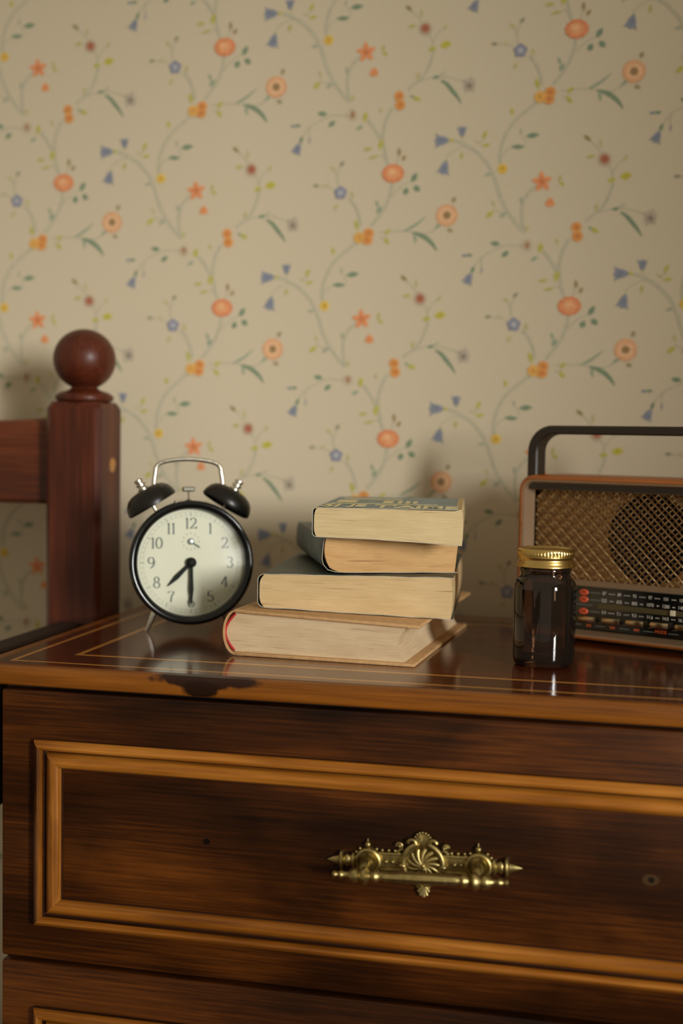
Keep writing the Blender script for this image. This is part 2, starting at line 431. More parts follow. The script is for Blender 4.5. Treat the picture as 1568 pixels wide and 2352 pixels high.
def lobes(x, z, r, n, depth, ang=0, sx=1.0, sz=1.0, per=4):
    out = []
    for i in range(n*per):
        a = 2*PI*i/(n*per); k = 1-depth*abs(math.sin(n*a/2))**0.5 if depth >= 0 else 1+depth*abs(math.cos(n*a/2))
        k = 1 - abs(depth)*(0.5-0.5*math.cos(n*a))
        out.append((x+sx*r*k*math.cos(a+ang), z+sz*r*k*math.sin(a+ang)))
    return out
def flower(kind, x, z, r, ang):
    a = math.radians(ang)
    if kind in ('bell', 'bell2'):
        pts = [(0,0.10),(0.22,0.24),(0.50,0.33),(0.78,0.40),(1.0,0.56),(0.90,0.26),(1.04,0.02),(0.90,-0.24),(0.98,-0.54),(0.78,-0.38),(0.50,-0.32),(0.22,-0.24),(0,-0.10)]
        P = [(x+r*(u*math.cos(a)-v*math.sin(a)), z+r*(u*math.sin(a)+v*math.cos(a))) for u, v in pts]
        c = (x+r*0.55*math.cos(a), z+r*0.55*math.sin(a))
        fan(P, (92,104,122) if kind == 'bell' else (86,98,116), (120,125,133), 0.4, c)
    elif kind == 'yellow':
        fan(lobes(x, z, r, 6, 0.22), (196,150,34), (208,172,52), 0.4); fan(lobes(x, z, r*0.35, 5, 0.2), (166,118,30), (184,138,34), 0.5)
    elif kind == 'daisy':
        fan(lobes(x, z, r, 18, 0.14), (222,180,132), (202,142,92), 0.4); fan(lobes(x, z, r*0.62, 14, 0.1), (196,150,100), (216,168,122), 0.45); fan(lobes(x, z, r*0.36, 8, 0.12), (116,88,46), (146,112,66), 0.5)
    elif kind == 'star':
        fan(lobes(x, z, r*1.12, 5, 0.56, a), (196,104,48), (212,134,78), 0.4); fan(lobes(x, z, r*0.3, 5, 0.2), (172,84,38), (190,104,50), 0.5)
    elif kind == 'cup':
        fan(lobes(x, z, r, 3, 0.25, a), (198,112,54), (208,134,78), 0.4)
    elif kind == 'rust':
        fan(lobes(x, z, r, 9, 0.4), (176,150,116), (182,168,138), 0.35); fan(lobes(x, z, r*0.55, 6, 0.2, 0, 0.8, 1.1), (138,98,60), (160,122,86), 0.45)
    elif kind == 'pomp':
        fan(lobes(x, z, r, 8, 0.16), (190,104,30), (206,138,56), 0.4); fan(lobes(x, z, r*0.34, 6, 0.2), (160,86,26), (186,106,36), 0.5)
    elif kind == 'pompy':
        fan(lobes(x, z, r, 7, 0.18), (202,142,50), (208,156,66), 0.38); fan(lobes(x, z, r*0.3, 6, 0.2), (176,112,34), (196,134,46), 0.5)
    elif kind == 'thistle':
        for i in range(11):
            b = 2*PI*i/11+0.2; L = r*(0.75+0.35*((i*7) % 5)/4)
            ribbon([(x+0.1*r*math.cos(b), z+0.1*r*math.sin(b)), (x+0.55*L*math.cos(b), z+0.55*L*math.sin(b)), (x+L*math.cos(b), z+L*math.sin(b))], [0.7, 0.9, 0.15], (152,140,124), 0.35+0.004*i)
        fan(lobes(x, z, r*0.62, 9, 0.35), (138,126,108), (170,156,132), 0.42); fan(lobes(x, z-0.1*r, r*0.3, 6, 0.2), (92,86,72), (124,112,92), 0.5)
    elif kind == 'red':
        fan(lobes(x, z, r*1.05, 12, 0.45), (158,118,92), (176,156,128), 0.35); fan(lobes(x, z, r*0.62, 7, 0.2, 0.4), (138,54,28), (160,88,58), 0.45)
    elif kind == 'peony':
        fan(lobes(x, z, r, 11, 0.10, 0.2, 1.0, 0.82), (222,162,108), (200,104,48), 0.4); fan(lobes(x-0.1*r, z+0.1*r, r*0.55, 9, 0.2, 0, 1.0, 0.8), (222,168,116), (206,134,80), 0.45)
        for i in range(9):
            b = -2.6+i*0.28
            ribbon([(x+0.35*r*math.cos(b), z+0.3*r*math.sin(b)), (x+0.92*r*math.cos(b), z+0.74*r*math.sin(b))], [0.25, 0.5], (192,92,40), 0.5+0.004*i)
    elif kind == 'bluef':
        fan(lobes(x, z, r, 5, 0.22, 0.3), (150,152,156), (102,108,128), 0.4); fan(lobes(x, z, r*0.28, 5, 0.2), (186,178,160), (160,160,160), 0.5)
def one_repeat():
    for i, e in enumerate(PRINT):
        eps = 0.0006*i
        if e[0] == 's':
            P = smooth_line(e[3])
            hw = e[2]/2
            ribbon(P, hw, INK[e[1]], 0.12+eps)
            if e[2] > 1.5:
                for s in (-1, 1): ribbon(P, 0.24, INK['edge'], 0.22+eps, s*hw)
        elif e[0] == 'c':
            P = smooth_line(e[3]); n = len(P); hw = [max(0.12, 0.5*e[2]*0.44*math.sin(PI*(0.08+0.92*k/(n-1)))**0.8) for k in range(n)]
            ribbon(P, hw, INK[e[1]], 0.3+eps)
        elif e[0] == 'l':
            _, c, x, z, L, Wd, ang = e; a = math.radians(ang)
            pts = [(-1,0),(-0.6,0.62),(-0.1,1.0),(0.4,0.78),(0.8,0.3),(1,0),(0.8,-0.3),(0.4,-0.78),(-0.1,-1.0),(-0.6,-0.62)]
            P = [(x+u*L*math.cos(a)-v*Wd*math.sin(a), z+u*L*math.sin(a)+v*Wd*math.cos(a)) for u, v in pts]
            col = INK[c]; fan(P, tuple(q*0.93 for q in col), tuple(min(255, q*1.05) for q in col), 0.3+eps)
        else:
            LIFT[0] = 0.004*i; flower(*e[1:]); LIFT[0] = 0.0
one_repeat()
base_v, base_f, base_c = list(pv), list(pf), list(pc)
all_v, all_f, all_c = [], [], []
for i in range(-7, 9):
    for j in range(-10, 11):
        dx, dz = REP_X*i, -REP_Z*(j + i/2.0)
        if not (-950 < dx < 1150 and -620 < dz < 560): continue
        n0 = len(all_v)
        all_v += [((x+dx)/1000, -y/1000, (z+dz)/1000 + H) for x, y, z in base_v]
        all_f += [tuple(q+n0 for q in f) for f in base_f]; all_c += base_c
me = bpy.data.meshes.new('floral_print'); me.from_pydata(all_v, [], all_f)
at = me.color_attributes.new('print', 'FLOAT_COLOR', 'POINT')
at.data.foreach_set('color', [q for c in all_c for q in c])
floral = link('floral_print', me, M_print, wall, (0, WALL_Y, 0)); floral['kind'] = 'stuff'
floral['label'] = 'printed climbing flowers in orange, blue and yellow on the wallpaper'

# ------------------------------------------------------------------ dresser
DX0, DX1 = 0.0004, 0.6338; DC = 0.3171
holes = lambda zc: []
M_front = wood('stained_drawer_front', [(31,14,4),(68,34,10),(116,63,19)], 'x', blotch=13.0, rough=0.38, spec=0.2, coat=0.0, coat_r=0.25, broad=7, off=(2.3,0.4,1.7),
               spots=[((0.1596-DC, -0.19, 0.7612), (0.0028,0.4,0.0024), (18,9,5), 0.0), ((0.468-DC, -0.19, 0.7620), (0.006,0.4,0.004), (70,50,28), 0.6), ((0.468-DC, -0.19, 0.7620), (0.0022,0.4,0.002), (24,18,10), 0.0)])
M_mould = wood('honey_moulding', [(90,47,9),(154,93,28),(198,130,50)], 'x', rough=0.34, spec=0.35, coat=0.0, coat_r=0.25, grain=0.8, broad=14)
M_edge = wood('worn_edge_wood', [(80,42,9),(130,75,20),(160,97,33)], 'x', rough=0.32, spec=0.35, coat=0.04, coat_r=0.2,
              spots=[((0.160-DC, -0.1805, 0.8780), (0.041,0.02,0.0062), (46,24,12), 1.0), ((0.155-DC, -0.1805, 0.8715), (0.013,0.02,0.0062), (38,19,9), 0.8)])
M_veneer = wood('dark_mahogany_veneer', [(46,16,5),(82,35,11),(112,54,20)], 'x', rough=0.16, spec=0.5, coat=0.18, coat_r=0.06, bmp=0.05)
M_inlay = wood('pale_inlay', [(170,108,42),(204,140,62),(222,162,84)], 'x', rough=0.2, spec=0.5, coat=0.5, coat_r=0.08, bmp=0.03)
M_dark = plain('dark_carcass_wood', rgb(44,24,13), rough=0.6, var=0.2)
M_brass = metal('aged_brass', rgb(178,160,104), rough=0.4, var=0.35, nscale=160)

dres = empty('dresser', (DC, 0.16, 0)); tag(dres, 'brown wooden chest of drawers with inlaid top and brass drawer pull', 'dresser')
DM = Matrix.Translation((-DC, -0.16, H))          # table coordinates -> dresser's own
mb = MB(); mb.box(DX0, DX0+0.018, -0.008, 0.345, -0.84, -0.0148); mb.box(DX1-0.018, DX1, -0.008, 0.345, -0.84, -0.0148)
mb.box(DX0+0.018, DX1-0.018, 0.335, 0.345, -0.84, -0.0148); mb.box(DX0+0.018, DX1-0.018, -0.006, 0.335, -0.034, -0.0148)
mb.box(DX0+0.018, DX1-0.018, -0.006, 0.335, -0.84, -0.82); mb.box(DX0+0.018, DX1-0.018, -0.007, 0.01, -0.84, -0.0148)
mb.build('carcass', M_dark, dres, M=DM)
MB().box(DX0-0.006, DX1+0.006, -0.014, 0.345, -0.88, -0.835).build('plinth', M_edge, dres, M=DM, bevel=0.004)
top = MB().box(-0.0225, 0.6567, -0.0205, 0.350, -0.0148, 0.0).build('top', M_edge, dres, M=DM, bevel=0.0028, segs=3, smooth=40)
TX0, TX1, TY0, TY1 = -0.0118, 0.646, -0.0125, 0.342
MB().box(TX0, TX1, TY0, TY1, -0.001, 0.00025).build('veneer', M_veneer, top, M=DM)
def mitred(x0, x1, y0, y1, w, z0, z1):
    """four strips of a rectangular inlay line"""
    o = [(x0,y0),(x1,y0),(x1,y1),(x0,y1)]; i_ = [(x0+w,y0+w),(x1-w,y0+w),(x1-w,y1-w),(x0+w,y1-w)]
    for k in range(4):
        a, b = o[k], o[(k+1) % 4]; c, d = i_[(k+1) % 4], i_[k]
        vs_ = [(*q, z0) for q in (a, b, c, d)]+[(*q, z1) for q in (a, b, c, d)]
        MB().add(vs_, [(0,3,2,1),(4,5,6,7),(0,1,5,4),(1,2,6,5),(2,3,7,6),(3,0,4,7)]).build('inlay_strip', M_inlay, top, M=DM)
mitred(-0.0015, 0.6357, -0.0012, 0.331, 0.0032, -0.0005, 0.00032)
mitred(0.0345, 0.5997, 0.0345, 0.296, 0.0042, -0.0005, 0.00032)

PROF = [(0,0),(0,0.0040),(0.0008,0.0056),(0.0025,0.0080),(0.0046,0.0090),(0.0064,0.0082),(0.0076,0.0056),(0.0081,0.0016),(0.0094,0.0010),(0.0100,0.0042),
        (0.0120,0.0064),(0.0150,0.0072),(0.0180,0.0062),(0.0199,0.0042),(0.0204,0.0014),(0.0210,0.0014),(0.0214,0.0)]
DARK_FACES = {0, 6, 7, 14, 15}          # groove and edge faces of the profile, coloured darker
M_groove = wood('dark_groove_wood', [(30,15,6),(54,28,10),(82,46,18)], 'x', rough=0.5, spec=0.3)
def moulding(parent, x0, x1, z0, z1, y):
    for side in range(4):
        P = []
        for s, h in PROF:
            if side == 0: a, b = (x0+s, z1-s), (x1-s, z1-s)
            elif side == 1: a, b = (x1-s, z1-s), (x1-s, z0+s)
            elif side == 2: a, b = (x1-s, z0+s), (x0+s, z0+s)
            else: a, b = (x0+s, z0+s), (x0+s, z1-s)
            P.append([(a[0], y-h, a[1]), (b[0], y-h, b[1])])
        o = MB().grid(P).build('moulding_strip', M_mould if side % 2 == 0 else M_mould_v, parent, M=DM, smooth=35)
        o.data.materials.append(M_groove)
        for k, pl in enumerate(o.data.polygons): pl.material_index = 1 if k in DARK_FACES else 0
M_mould_v = wood('honey_moulding_upright', [(76,41,10),(148,90,29),(202,136,62)], 'z', rough=0.34, spec=0.35, coat=0.0, coat_r=0.25, grain=0.8, broad=30)

def pull(parent, cx, cz, y):
    """ornate cast back plate with a hanging bail; local axes: x right, z up, proud = -y"""
    M = DM @ Matrix.Translation((cx, y, cz)) @ Matrix.Rotation(math.radians(-2.3), 4, 'Y')
    FW = Matrix.Rotation(PI/2, 4, 'X')             # lathe axis Z -> -Y
    def disc(mb_, x, z, prof, seg=28): mb_.lathe(prof, seg, Matrix.Translation((x, 0, z)) @ FW, cap1=True)
    b = MB()
    # central medallion: dished disc, swirling shell ribs, heavy open ring
    disc(b, 0, 0, [(0.0150,0),(0.0150,0.0016),(0.0118,0.0020),(0.0108,0.0014)])
    for k in range(13):
        a0 = 2*PI*k/13; pts = []; rr = []
        for q in range(7):
            t = q/6; a = a0+0.55*(1-t)
            pts.append((0.0108*t*math.cos(a)+0.0004, -0.0016-0.0028*(1-t**2), 0.0108*t*math.sin(a)-0.0008)); rr.append(0.0003+0.0019*t*(1.08-0.25*t))
        b.tube(pts, rr, 8)
    b.ball((0.0004,-0.0046,-0.0008), 0.0016, 10, 6)
    for s in (-1, 1):                                # two C-shaped scrolls round the shell
        pts = []; rr = []
        for q in range(17):
            a = math.radians(72 - 158*q/16); R = 0.0138
            pts.append((s*R*math.cos(a), -0.0030, R*math.sin(a)*1.03)); rr.append(0.0021*(0.85+0.2*math.sin(PI*q/16)))
        b.tube(pts, rr, 9)
        b.ball((s*0.0139,-0.0034,-0.0014), 0.0026, 12, 7, (1.1,1,0.7))
        pts = [(s*(0.0042+0.0030*(1-math.cos(t))), -0.0032, 0.0137+0.0030*math.sin(t)*1.0) for t in [PI*0.9*k/8 for k in range(9)]]
        b.tube(pts, 0.0014, 8)
        # little volutes at the shoulders
        pts = [(s*(0.0160+0.0022*math.cos(t)*(1-0.09*t)), -0.0026, 0.0118+0.0022*math.sin(t)*(1-0.09*t)) for t in [0.0+4.6*k/12 for k in range(13)]]
        b.tube(pts, 0.0010, 7); b.ball((s*0.0160,-0.0028,0.0118), 0.0011, 9, 6)
        b.tube([(s*0.0138,-0.0014,0.0098),(s*0.0158,-0.0016,0.0090),(s*0.0176,-0.0014,0.0070)], 0.0013, 7)
    # crest shell on top
    disc(b, 0, 0.0155, [(0.0058,0),(0.0056,0.0014),(0.0040,0.0022),(0.0012,0.0026)])
    for k in range(9):
        a = math.radians(8+164*k/8); b.tube([(0.001*math.cos(a), -0.0030, 0.0150+0.001*math.sin(a)), (0.0050*math.cos(a), -0.0026, 0.0155+0.0052*math.sin(a))], [0.0006,0.0011], 7)
        b.ball((0.0058*math.cos(a), -0.0018, 0.0155+0.0060*math.sin(a)), 0.0010, 8, 5)
    # drop below
    for k in range(5):
        a = math.radians(-150+30*k); b.tube([(0.0006*math.cos(a),-0.0020,-0.0150), (0.0050*math.cos(a)*0.8,-0.0020,-0.0160+0.0066*math.sin(a))], [0.0012,0.0017], 8)
    b.add([(-0.0085,0,-0.0118),(0.0085,0,-0.0118),(0.0040,0,-0.0175),(0,0,-0.0198),(-0.0040,0,-0.0175),(-0.0085,-0.0016,-0.0118),(0.0085,-0.0016,-0.0118),(0.0040,-0.0016,-0.0175),(0,-0.0016,-0.0198),(-0.0040,-0.0016,-0.0175)],
          [(0,1,2,3,4),(9,8,7,6,5),(0,5,6,1),(1,6,7,2),(2,7,8,3),(3,8,9,4),(4,9,5,0)])
    for s in (-1, 1):
        BX = s*0.0382
        # bridge with two rails and beads
        b.box(min(s*0.0135,BX), max(s*0.0135,BX), -0.0012, 0, -0.0062, 0.0064)
        for zz in (0.0056, -0.0056): b.tube([(s*0.0150,-0.0016,zz),(s*0.0310,-0.0016,zz)], 0.0011, 8)
        for xx in (0.0215, 0.0260): b.ball((s*xx,-0.0016,0.0), 0.0015, 10, 6)
        for xx in (0.0195, 0.0240, 0.0285): b.ball((s*xx,-0.0010,0.0078), 0.0012, 8, 5)
        # boss: heavy ring round a hollow, stud above
        disc(b, BX, 0, [(0.0098,0),(0.0096,0.0018),(0.0060,0.0016),(0.0050,0.0008)])
        ring = [(BX+0.0080*math.cos(2*PI*k/28), -0.0028, 0.0080*math.sin(2*PI*k/28)) for k in range(28)]; b.tube(ring, 0.0017, 8, closed=True, up=(0,1,0))
        disc(b, BX, 0, [(0.0040,0),(0.0040,0.0075),(0.0030,0.0090)], 16)
        b.ball((BX,-0.0022,0.0118), 0.0022, 12, 8); b.tube([(BX,-0.0018,0.0130),(BX,-0.0018,0.0160)], [0.0009,0.0002], 7)
        for aa in (-55,-35,35,55):
            a = math.radians(90+aa); b.ball((BX+0.0103*math.cos(a),-0.0012,0.0103*math.sin(a)), 0.0012, 8, 5)
        # turned finial at the end
        prof = [(0.0040,0.0090),(0.0058,0.0100),(0.0058,0.0112),(0.0034,0.0122),(0.0040,0.0136),(0.0048,0.0150),(0.0040,0.0164),(0.0030,0.0172),(0.0068,0.0182),(0.0070,0.0192),(0.0062,0.0200),(0.0036,0.0206),(0.0024,0.0250),(0.0003,0.0292)]
        b.lathe(prof, 18, Matrix.Translation((BX,-0.0020,0)) @ Matrix.Rotation(s*PI/2, 4, 'Y') @ Matrix.Diagonal((1,0.62,1,1)))
    b.build('pull_backplate', M_brass, parent, M=M, smooth=45)
    # bail: arms leave the bosses, carry a turned rod with an eight-sided grip
    g = MB(); Y, Z = -0.0185, -0.0046
    for s in (-1, 1):
        BX = s*0.0382
        g.tube([(BX,-0.0060,0.0006),(BX+s*0.0004,-0.0110,0.0012),(BX+s*0.0008,-0.0158,-0.0004),(BX+s*0.0010,-0.0182,-0.0040)], [0.0034,0.0036,0.0034,0.0030], 10)
    rod = [(0.0004,0.0600),(0.0022,0.0596),(0.0024,0.0580),(0.0014,0.0566),(0.0026,0.0552),(0.0030,0.0536),(0.0020,0.0518),(0.0022,0.0490),(0.0040,0.0470),(0.0052,0.0448),(0.0050,0.0428),(0.0034,0.0416),(0.0048,0.0400),(0.0062,0.0382),(0.0062,0.0366),(0.0040,0.0352),(0.0026,0.0338),(0.0040,0.0318),(0.0046,0.0300),(0.0040,0.0284),(0.0028,0.0272),(0.0034,0.0250)]
    for s in (-1, 1):
        g.lathe([(r, h) for r, h in rod], 18, Matrix.Translation((0,Y,Z)) @ Matrix.Rotation(s*PI/2, 4, 'Y'))
    g.lathe([(0.0030,-0.0262),(0.0036,-0.0240),(0.0043,0.0),(0.0036,0.0240),(0.0030,0.0262)], 8, Matrix.Translation((0,Y,Z)) @ Matrix.Rotation(PI/2, 4, 'Y'))
    g.build('pull_bail', M_brass, parent, M=M, smooth=38)

DY = -0.0180
ztop = -0.0176
for k in range(4):
    z1 = ztop - k*0.2040; z0 = z1-0.2008
    d = MB().box(DX0, DX1, DY, -0.002, z0, z1).build('drawer', M_front, dres, M=DM, bevel=0.0022, segs=2, smooth=40)
    moulding(d, 0.0283, 2*DC-0.0283, z1-0.1738, z1-0.0352 + (0.003 if k else 0), DY)
    pull(d, DC-0.0010, z1-0.1023, DY-0.0002)

# ------------------------------------------------------------------ bed frame
M_bed = wood('dark_cherry_bed_wood', [(42,16,9),(74,31,16),(106,50,28)], 'z', rough=0.4, spec=0.3, coat=0.05, coat_r=0.25,
             spots=[((0.0280, 0.0024, 0.1402+H), (0.02,0.0075,0.0072), (182,128,66), 1.2)])
M_bedx = wood('dark_cherry_rail_wood', [(46,19,9),(90,40,17),(124,64,32)], 'x', rough=0.4, spec=0.4, coat=0.08, coat_r=0.25)
bed = empty('bed_frame', (-0.064, 0.2725, 0)); tag(bed, 'dark reddish wooden bed headboard with a ball-topped square post beside the dresser', 'bed')
def post(x, y, parent, mat, top_z, ball=True, w=0.028):
    c = 0.0052
    oct_ = [(-w+c,-w),(w-c,-w),(w,-w+c),(w,w-c),(w-c,w),(-w+c,w),(-w,w-c),(-w,-w+c)]
    rows = []
    for z, k in ((0,1.0),(top_z,1.0),(top_z+0.0030,0.955),(top_z+0.0072,0.86),(top_z+0.0078,0.5)):
        rows.append([(x+a*k, y+b*k, z) for a, b in oct_])
    m = MB(); m.grid(rows, closed_v=True); n = len(m.v); m.f.append(tuple(range(n-8, n))); m.f.append(tuple(range(7,-1,-1)))
    o = m.build('post', mat, parent, smooth=30)
    if ball:
        zb = top_z+0.0074
        prof = [(0.0240,zb),(0.0272,zb+0.0012),(0.0280,zb+0.0040),(0.0272,zb+0.0062),(0.0225,zb+0.0092),(0.0160,zb+0.0110),(0.0128,zb+0.0130),(0.0122,zb+0.0146)]
        cz = zb+0.0405
        for k in range(25):
            a = -1.13+(PI/2+1.13)*k/24; prof.append((0.0297*math.cos(a), cz+0.0290*math.sin(a)))
        MB().lathe(prof, 48, Matrix.Translation((x,y,0))).build('finial', M_bed, parent, smooth=40)
post(0, 0, bed, M_bed, 0.1928+H)
post(-1.05, 0, bed, M_bed, 0.1928+H)
def rail(parent, x0, x1, y0, y1, z0, ztop_f, name):
    P = []
    for k in range(25):
        x = x0+(x1-x0)*k/24; zt = ztop_f(k/24)
        c = 0.004
        P.append([(x,y0,z0+c),(x,y0,zt-c),(x,y0+c,zt),(x,y1-c,zt),(x,y1,zt-c),(x,y1,z0+c),(x,y1-c,z0),(x,y0+c,z0)])
    m = MB().grid(P, closed_v=True); n = len(m.v); m.f.append(tuple(range(8))); m.f.append(tuple(range(n-8, n))[::-1])
    return m.build(name, M_bedx, parent, smooth=30)
rail(bed, -1.022, -0.028, -0.0080, 0.0150, 0.1014+H, lambda t: H+0.1845-0.013*math.sin(PI*t)**0.8, 'headboard_rail')
rail(bed, -1.022, -0.028, -0.0080, 0.0150, 0.30, lambda t: 0.42, 'headboard_rail')
for X in (0.0, -1.05):
    MB().box(X-0.014, X+0.010, -2.0, -0.026, H-0.14, H-0.0085).build('side_rail', M_dark, bed, bevel=0.003)
    post(X, -2.02, bed, M_bed, H+0.01, ball=False)

# ------------------------------------------------------------------ books
def book_block(name, mat, parent, width, depth, bot, topf, lf, rf, v0=0.0, nu=44, nt_=18, relief=0.00028, zoff=None, seed=1):
    """the block of leaves. bot/topf(u 0..1) heights, lf/rf(t 0..1) side curves, zoff(u,v) sag"""
    rnd = random.Random(seed); lay = [rnd.uniform(-1, 1)*relief for _ in range(nt_+1)]
    nv = 9
    def P(i, j, v):
        u = i/nu; t = j/nt_
        x = lf(t)*(1-u)+(width+rf(t))*u
        z = bot(u)*(1-t)+topf(u)*t
        if zoff: z += zoff(u, v)*(1-0.75*t)
        return (x, v, z)
    bm = bmesh.new(); uvl = bm.loops.layers.uv.new('uv')
    def patch(fn, n, m, uvf):
        V = [[bm.verts.new(fn(i, j)) for j in range(m+1)] for i in range(n+1)]
        for i in range(n):
            for j in range(m):
                f = bm.faces.new((V[i][j], V[i+1][j], V[i+1][j+1], V[i][j+1])); f.smooth = True
                for lp, (a, b_) in zip(f.loops, ((i,j),(i+1,j),(i+1,j+1),(i,j+1))): lp[uvl].uv = uvf(a, b_)
    def front(i, j):
        x, y, z = P(i, j, v0)
        edge = 0 if j in (0, nt_) else 1
        return (x, y+edge*(lay[j]*(0.4+0.8*mnoise.noise((i*0.13, j*1.7, seed)))+relief*0.8*mnoise.noise((i*0.35, j*0.9, seed+5))), z)
    uvx = lambda a: a*width/0.11
    patch(front, nu, nt_, lambda a, b_: (uvx(a/nu)+seed, b_/nt_+seed))
    patch(lambda i, j: P(nu-i, j, depth), nu, nt_, lambda a, b_: (uvx(a/nu)+seed+7, b_/nt_+seed))
    patch(lambda i, j: P(nu, j, v0+(depth-v0)*i/nv), nv, nt_, lambda a, b_: (a/nv*depth/0.11+seed+3, b_/nt_+seed))
    patch(lambda i, j: P(0, j, depth-(depth-v0)*i/nv), nv, nt_, lambda a, b_: (a/nv*depth/0.11+seed+5, b_/nt_+seed))
    patch(lambda i, j: P(i, nt_, v0+(depth-v0)*j/nv), nu, nv, lambda a, b_: (uvx(a/nu), 1+seed+b_*0.001))
    patch(lambda i, j: P(nu-i, 0, v0+(depth-v0)*j/nv), nu, nv, lambda a, b_: (uvx(a/nu), seed+b_*0.001))
    bmesh.ops.recalc_face_normals(bm, faces=bm.faces)
    me = bpy.data.meshes.new(name); bm.to_mesh(me); bm.free()
    return link(name, me, mat, parent)
M_paperedge = plain('cut_card_edge', rgb(196,186,164), rough=0.8, var=0.15, nscale=300)
def book_cover(name, mat, parent, path, th, v0, v1, nv=9, zoff=None, wave=0.0, seed=0, edge=True):
    """a bent sheet: path in (u, z), thickness th to its outer side, run along the depth"""
    n = len(path); out = []
    for i in range(n):
        a, b = path[max(i-1,0)], path[min(i+1,n-1)]; tx, tz = b[0]-a[0], b[1]-a[1]; L = math.hypot(tx, tz) or 1
        out.append((path[i][0]+tz/L*th, path[i][1]-tx/L*th))
    ring = [(p, 0) for p in path]+[(p, 1) for p in reversed(out)]
    rows = []
    for k in range(nv+1):
        v = v0+(v1-v0)*k/nv; row = []
        for (x, z), _s in ring:
            dz = zoff(x, v, z) if zoff else 0.0
            if wave: dz += wave*mnoise.noise((x*55, v*40+seed, seed))*(1.0 if k == 0 else 0.5)
            row.append((x, v, z+dz))
        rows.append(row)
    m = MB().grid(rows, closed_v=True); N_ = len(ring)
    for base in (0, nv*N_):
        for i in range(n-1): m.f.append((base+i, base+i+1, base+N_-2-i, base+N_-1-i))
    o = m.build(name, mat, parent, smooth=50); o.data.materials.append(M_paperedge)
    for p in o.data.polygons:
        if edge and abs(p.normal.y) > 0.9: p.material_index = 1
    return o
def arc(cx, cz, rx, rz, a0, a1, n): return [(cx+rx*math.cos(math.radians(a0+(a1-a0)*k/n)), cz+rz*math.sin(math.radians(a0+(a1-a0)*k/n))) for k in range(n+1)]

M_pg1 = paper_block('leaves_of_hardback', rgb(214,188,150), rgb(226,202,164), rgb(150,120,86))
M_pg2 = paper_block('leaves_of_grey_paperback', rgb(212,183,134), rgb(224,196,148), rgb(164,132,92))
M_pg3 = paper_block('leaves_of_tan_paperback', rgb(208,164,110), rgb(222,180,124), rgb(128,86,48))
M_pg4 = paper_block('leaves_of_top_paperback', rgb(218,194,146), rgb(227,205,158), rgb(160,128,86))
M_cloth = plain('tan_cloth_board', rgb(196,156,108), rough=0.8, var=0.12, nscale=220, spec=0.2, bmp=0.25)
M_red = plain('red_headband', rgb(176,34,36), rough=0.7, var=0.2, nscale=400)
M_teal = plain('dark_grey_green_cover', rgb(66,76,66), rough=0.5, var=0.12, nscale=30, spec=0.4)
M_greyblue = plain('grey_blue_cover', rgb(150,162,160), rough=0.6, var=0.14, nscale=60, spec=0.15)
M_slate = plain('worn_slate_cover', rgb(112,120,118), rough=0.6, var=0.22, nscale=80, spec=0.3)
M_cream = plain('cream_lettering', rgb(246,232,178), rough=0.6, var=0.1, nscale=120, spec=0.15)

R_ = math.radians
# hardback, lowest
b1 = empty('hardcover_book', (0.1500, 0.0694, H+0.0003), (0, 0, R_(-3.33))); tag(b1, 'large tan hardcover book with red headband at the bottom of the stack', 'book')
top1 = lambda u: 0.0335-0.0045*u
book_block('page_block', M_pg1, b1, 0.1365, 0.214, lambda u: 0.0028, lambda u: 0.0334-0.0044*u, lambda t: 0.0040-0.0105*math.sin(PI*(0.08+0.86*t)), lambda t: -0.0060*math.sin(PI*t)+0.001*t, v0=0.0030, seed=1)
MB().add([(0.000,-0.0005,0.0),(0.1450,-0.0005,0.0),(0.1450,0.2185,0.0),(0.000,0.2185,0.0),(0.000,-0.0005,0.0027),(0.1450,-0.0005,0.0027),(0.1450,0.2185,0.0027),(0.000,0.2185,0.0027)],
         [(0,3,2,1),(4,5,6,7),(0,1,5,4),(1,2,6,5),(2,3,7,6),(3,0,4,7)]).build('back_board', M_cloth, b1, bevel=0.0009, smooth=50)
MB().add([(0.0005,-0.0005,0.0334),(0.1480,-0.0005,0.0289),(0.1480,0.2185,0.0289),(0.0005,0.2185,0.0334),(0.0005,-0.0005,0.0361),(0.1480,-0.0005,0.0316),(0.1480,0.2185,0.0316),(0.0005,0.2185,0.0361)],
         [(0,3,2,1),(4,5,6,7),(0,1,5,4),(1,2,6,5),(2,3,7,6),(3,0,4,7)]).build('front_board', M_cloth, b1, bevel=0.0009, smooth=50)
sp = [(0.0110,0.0358),(0.0040,0.0362),(0.0005,0.0352)]+arc(0.0020,0.0180,0.0098,0.0172,97,263,14)+[(0.0010,0.0012),(0.0050,0.0004),(0.0110,0.0006)]
book_cover('spine', M_cloth, b1, [(x, z) for x, z in sp], -0.0012, -0.0005, 0.2185, edge=False)
hb = [(0.0040-0.0108*math.sin(PI*(0.08+0.86*t)), 0.0026, 0.0030+0.0300*t) for t in [0.02+0.96*k/16 for k in range(17)]]
MB().tube(hb, 0.0010, 8).build('headband', M_red, b1, smooth=60)

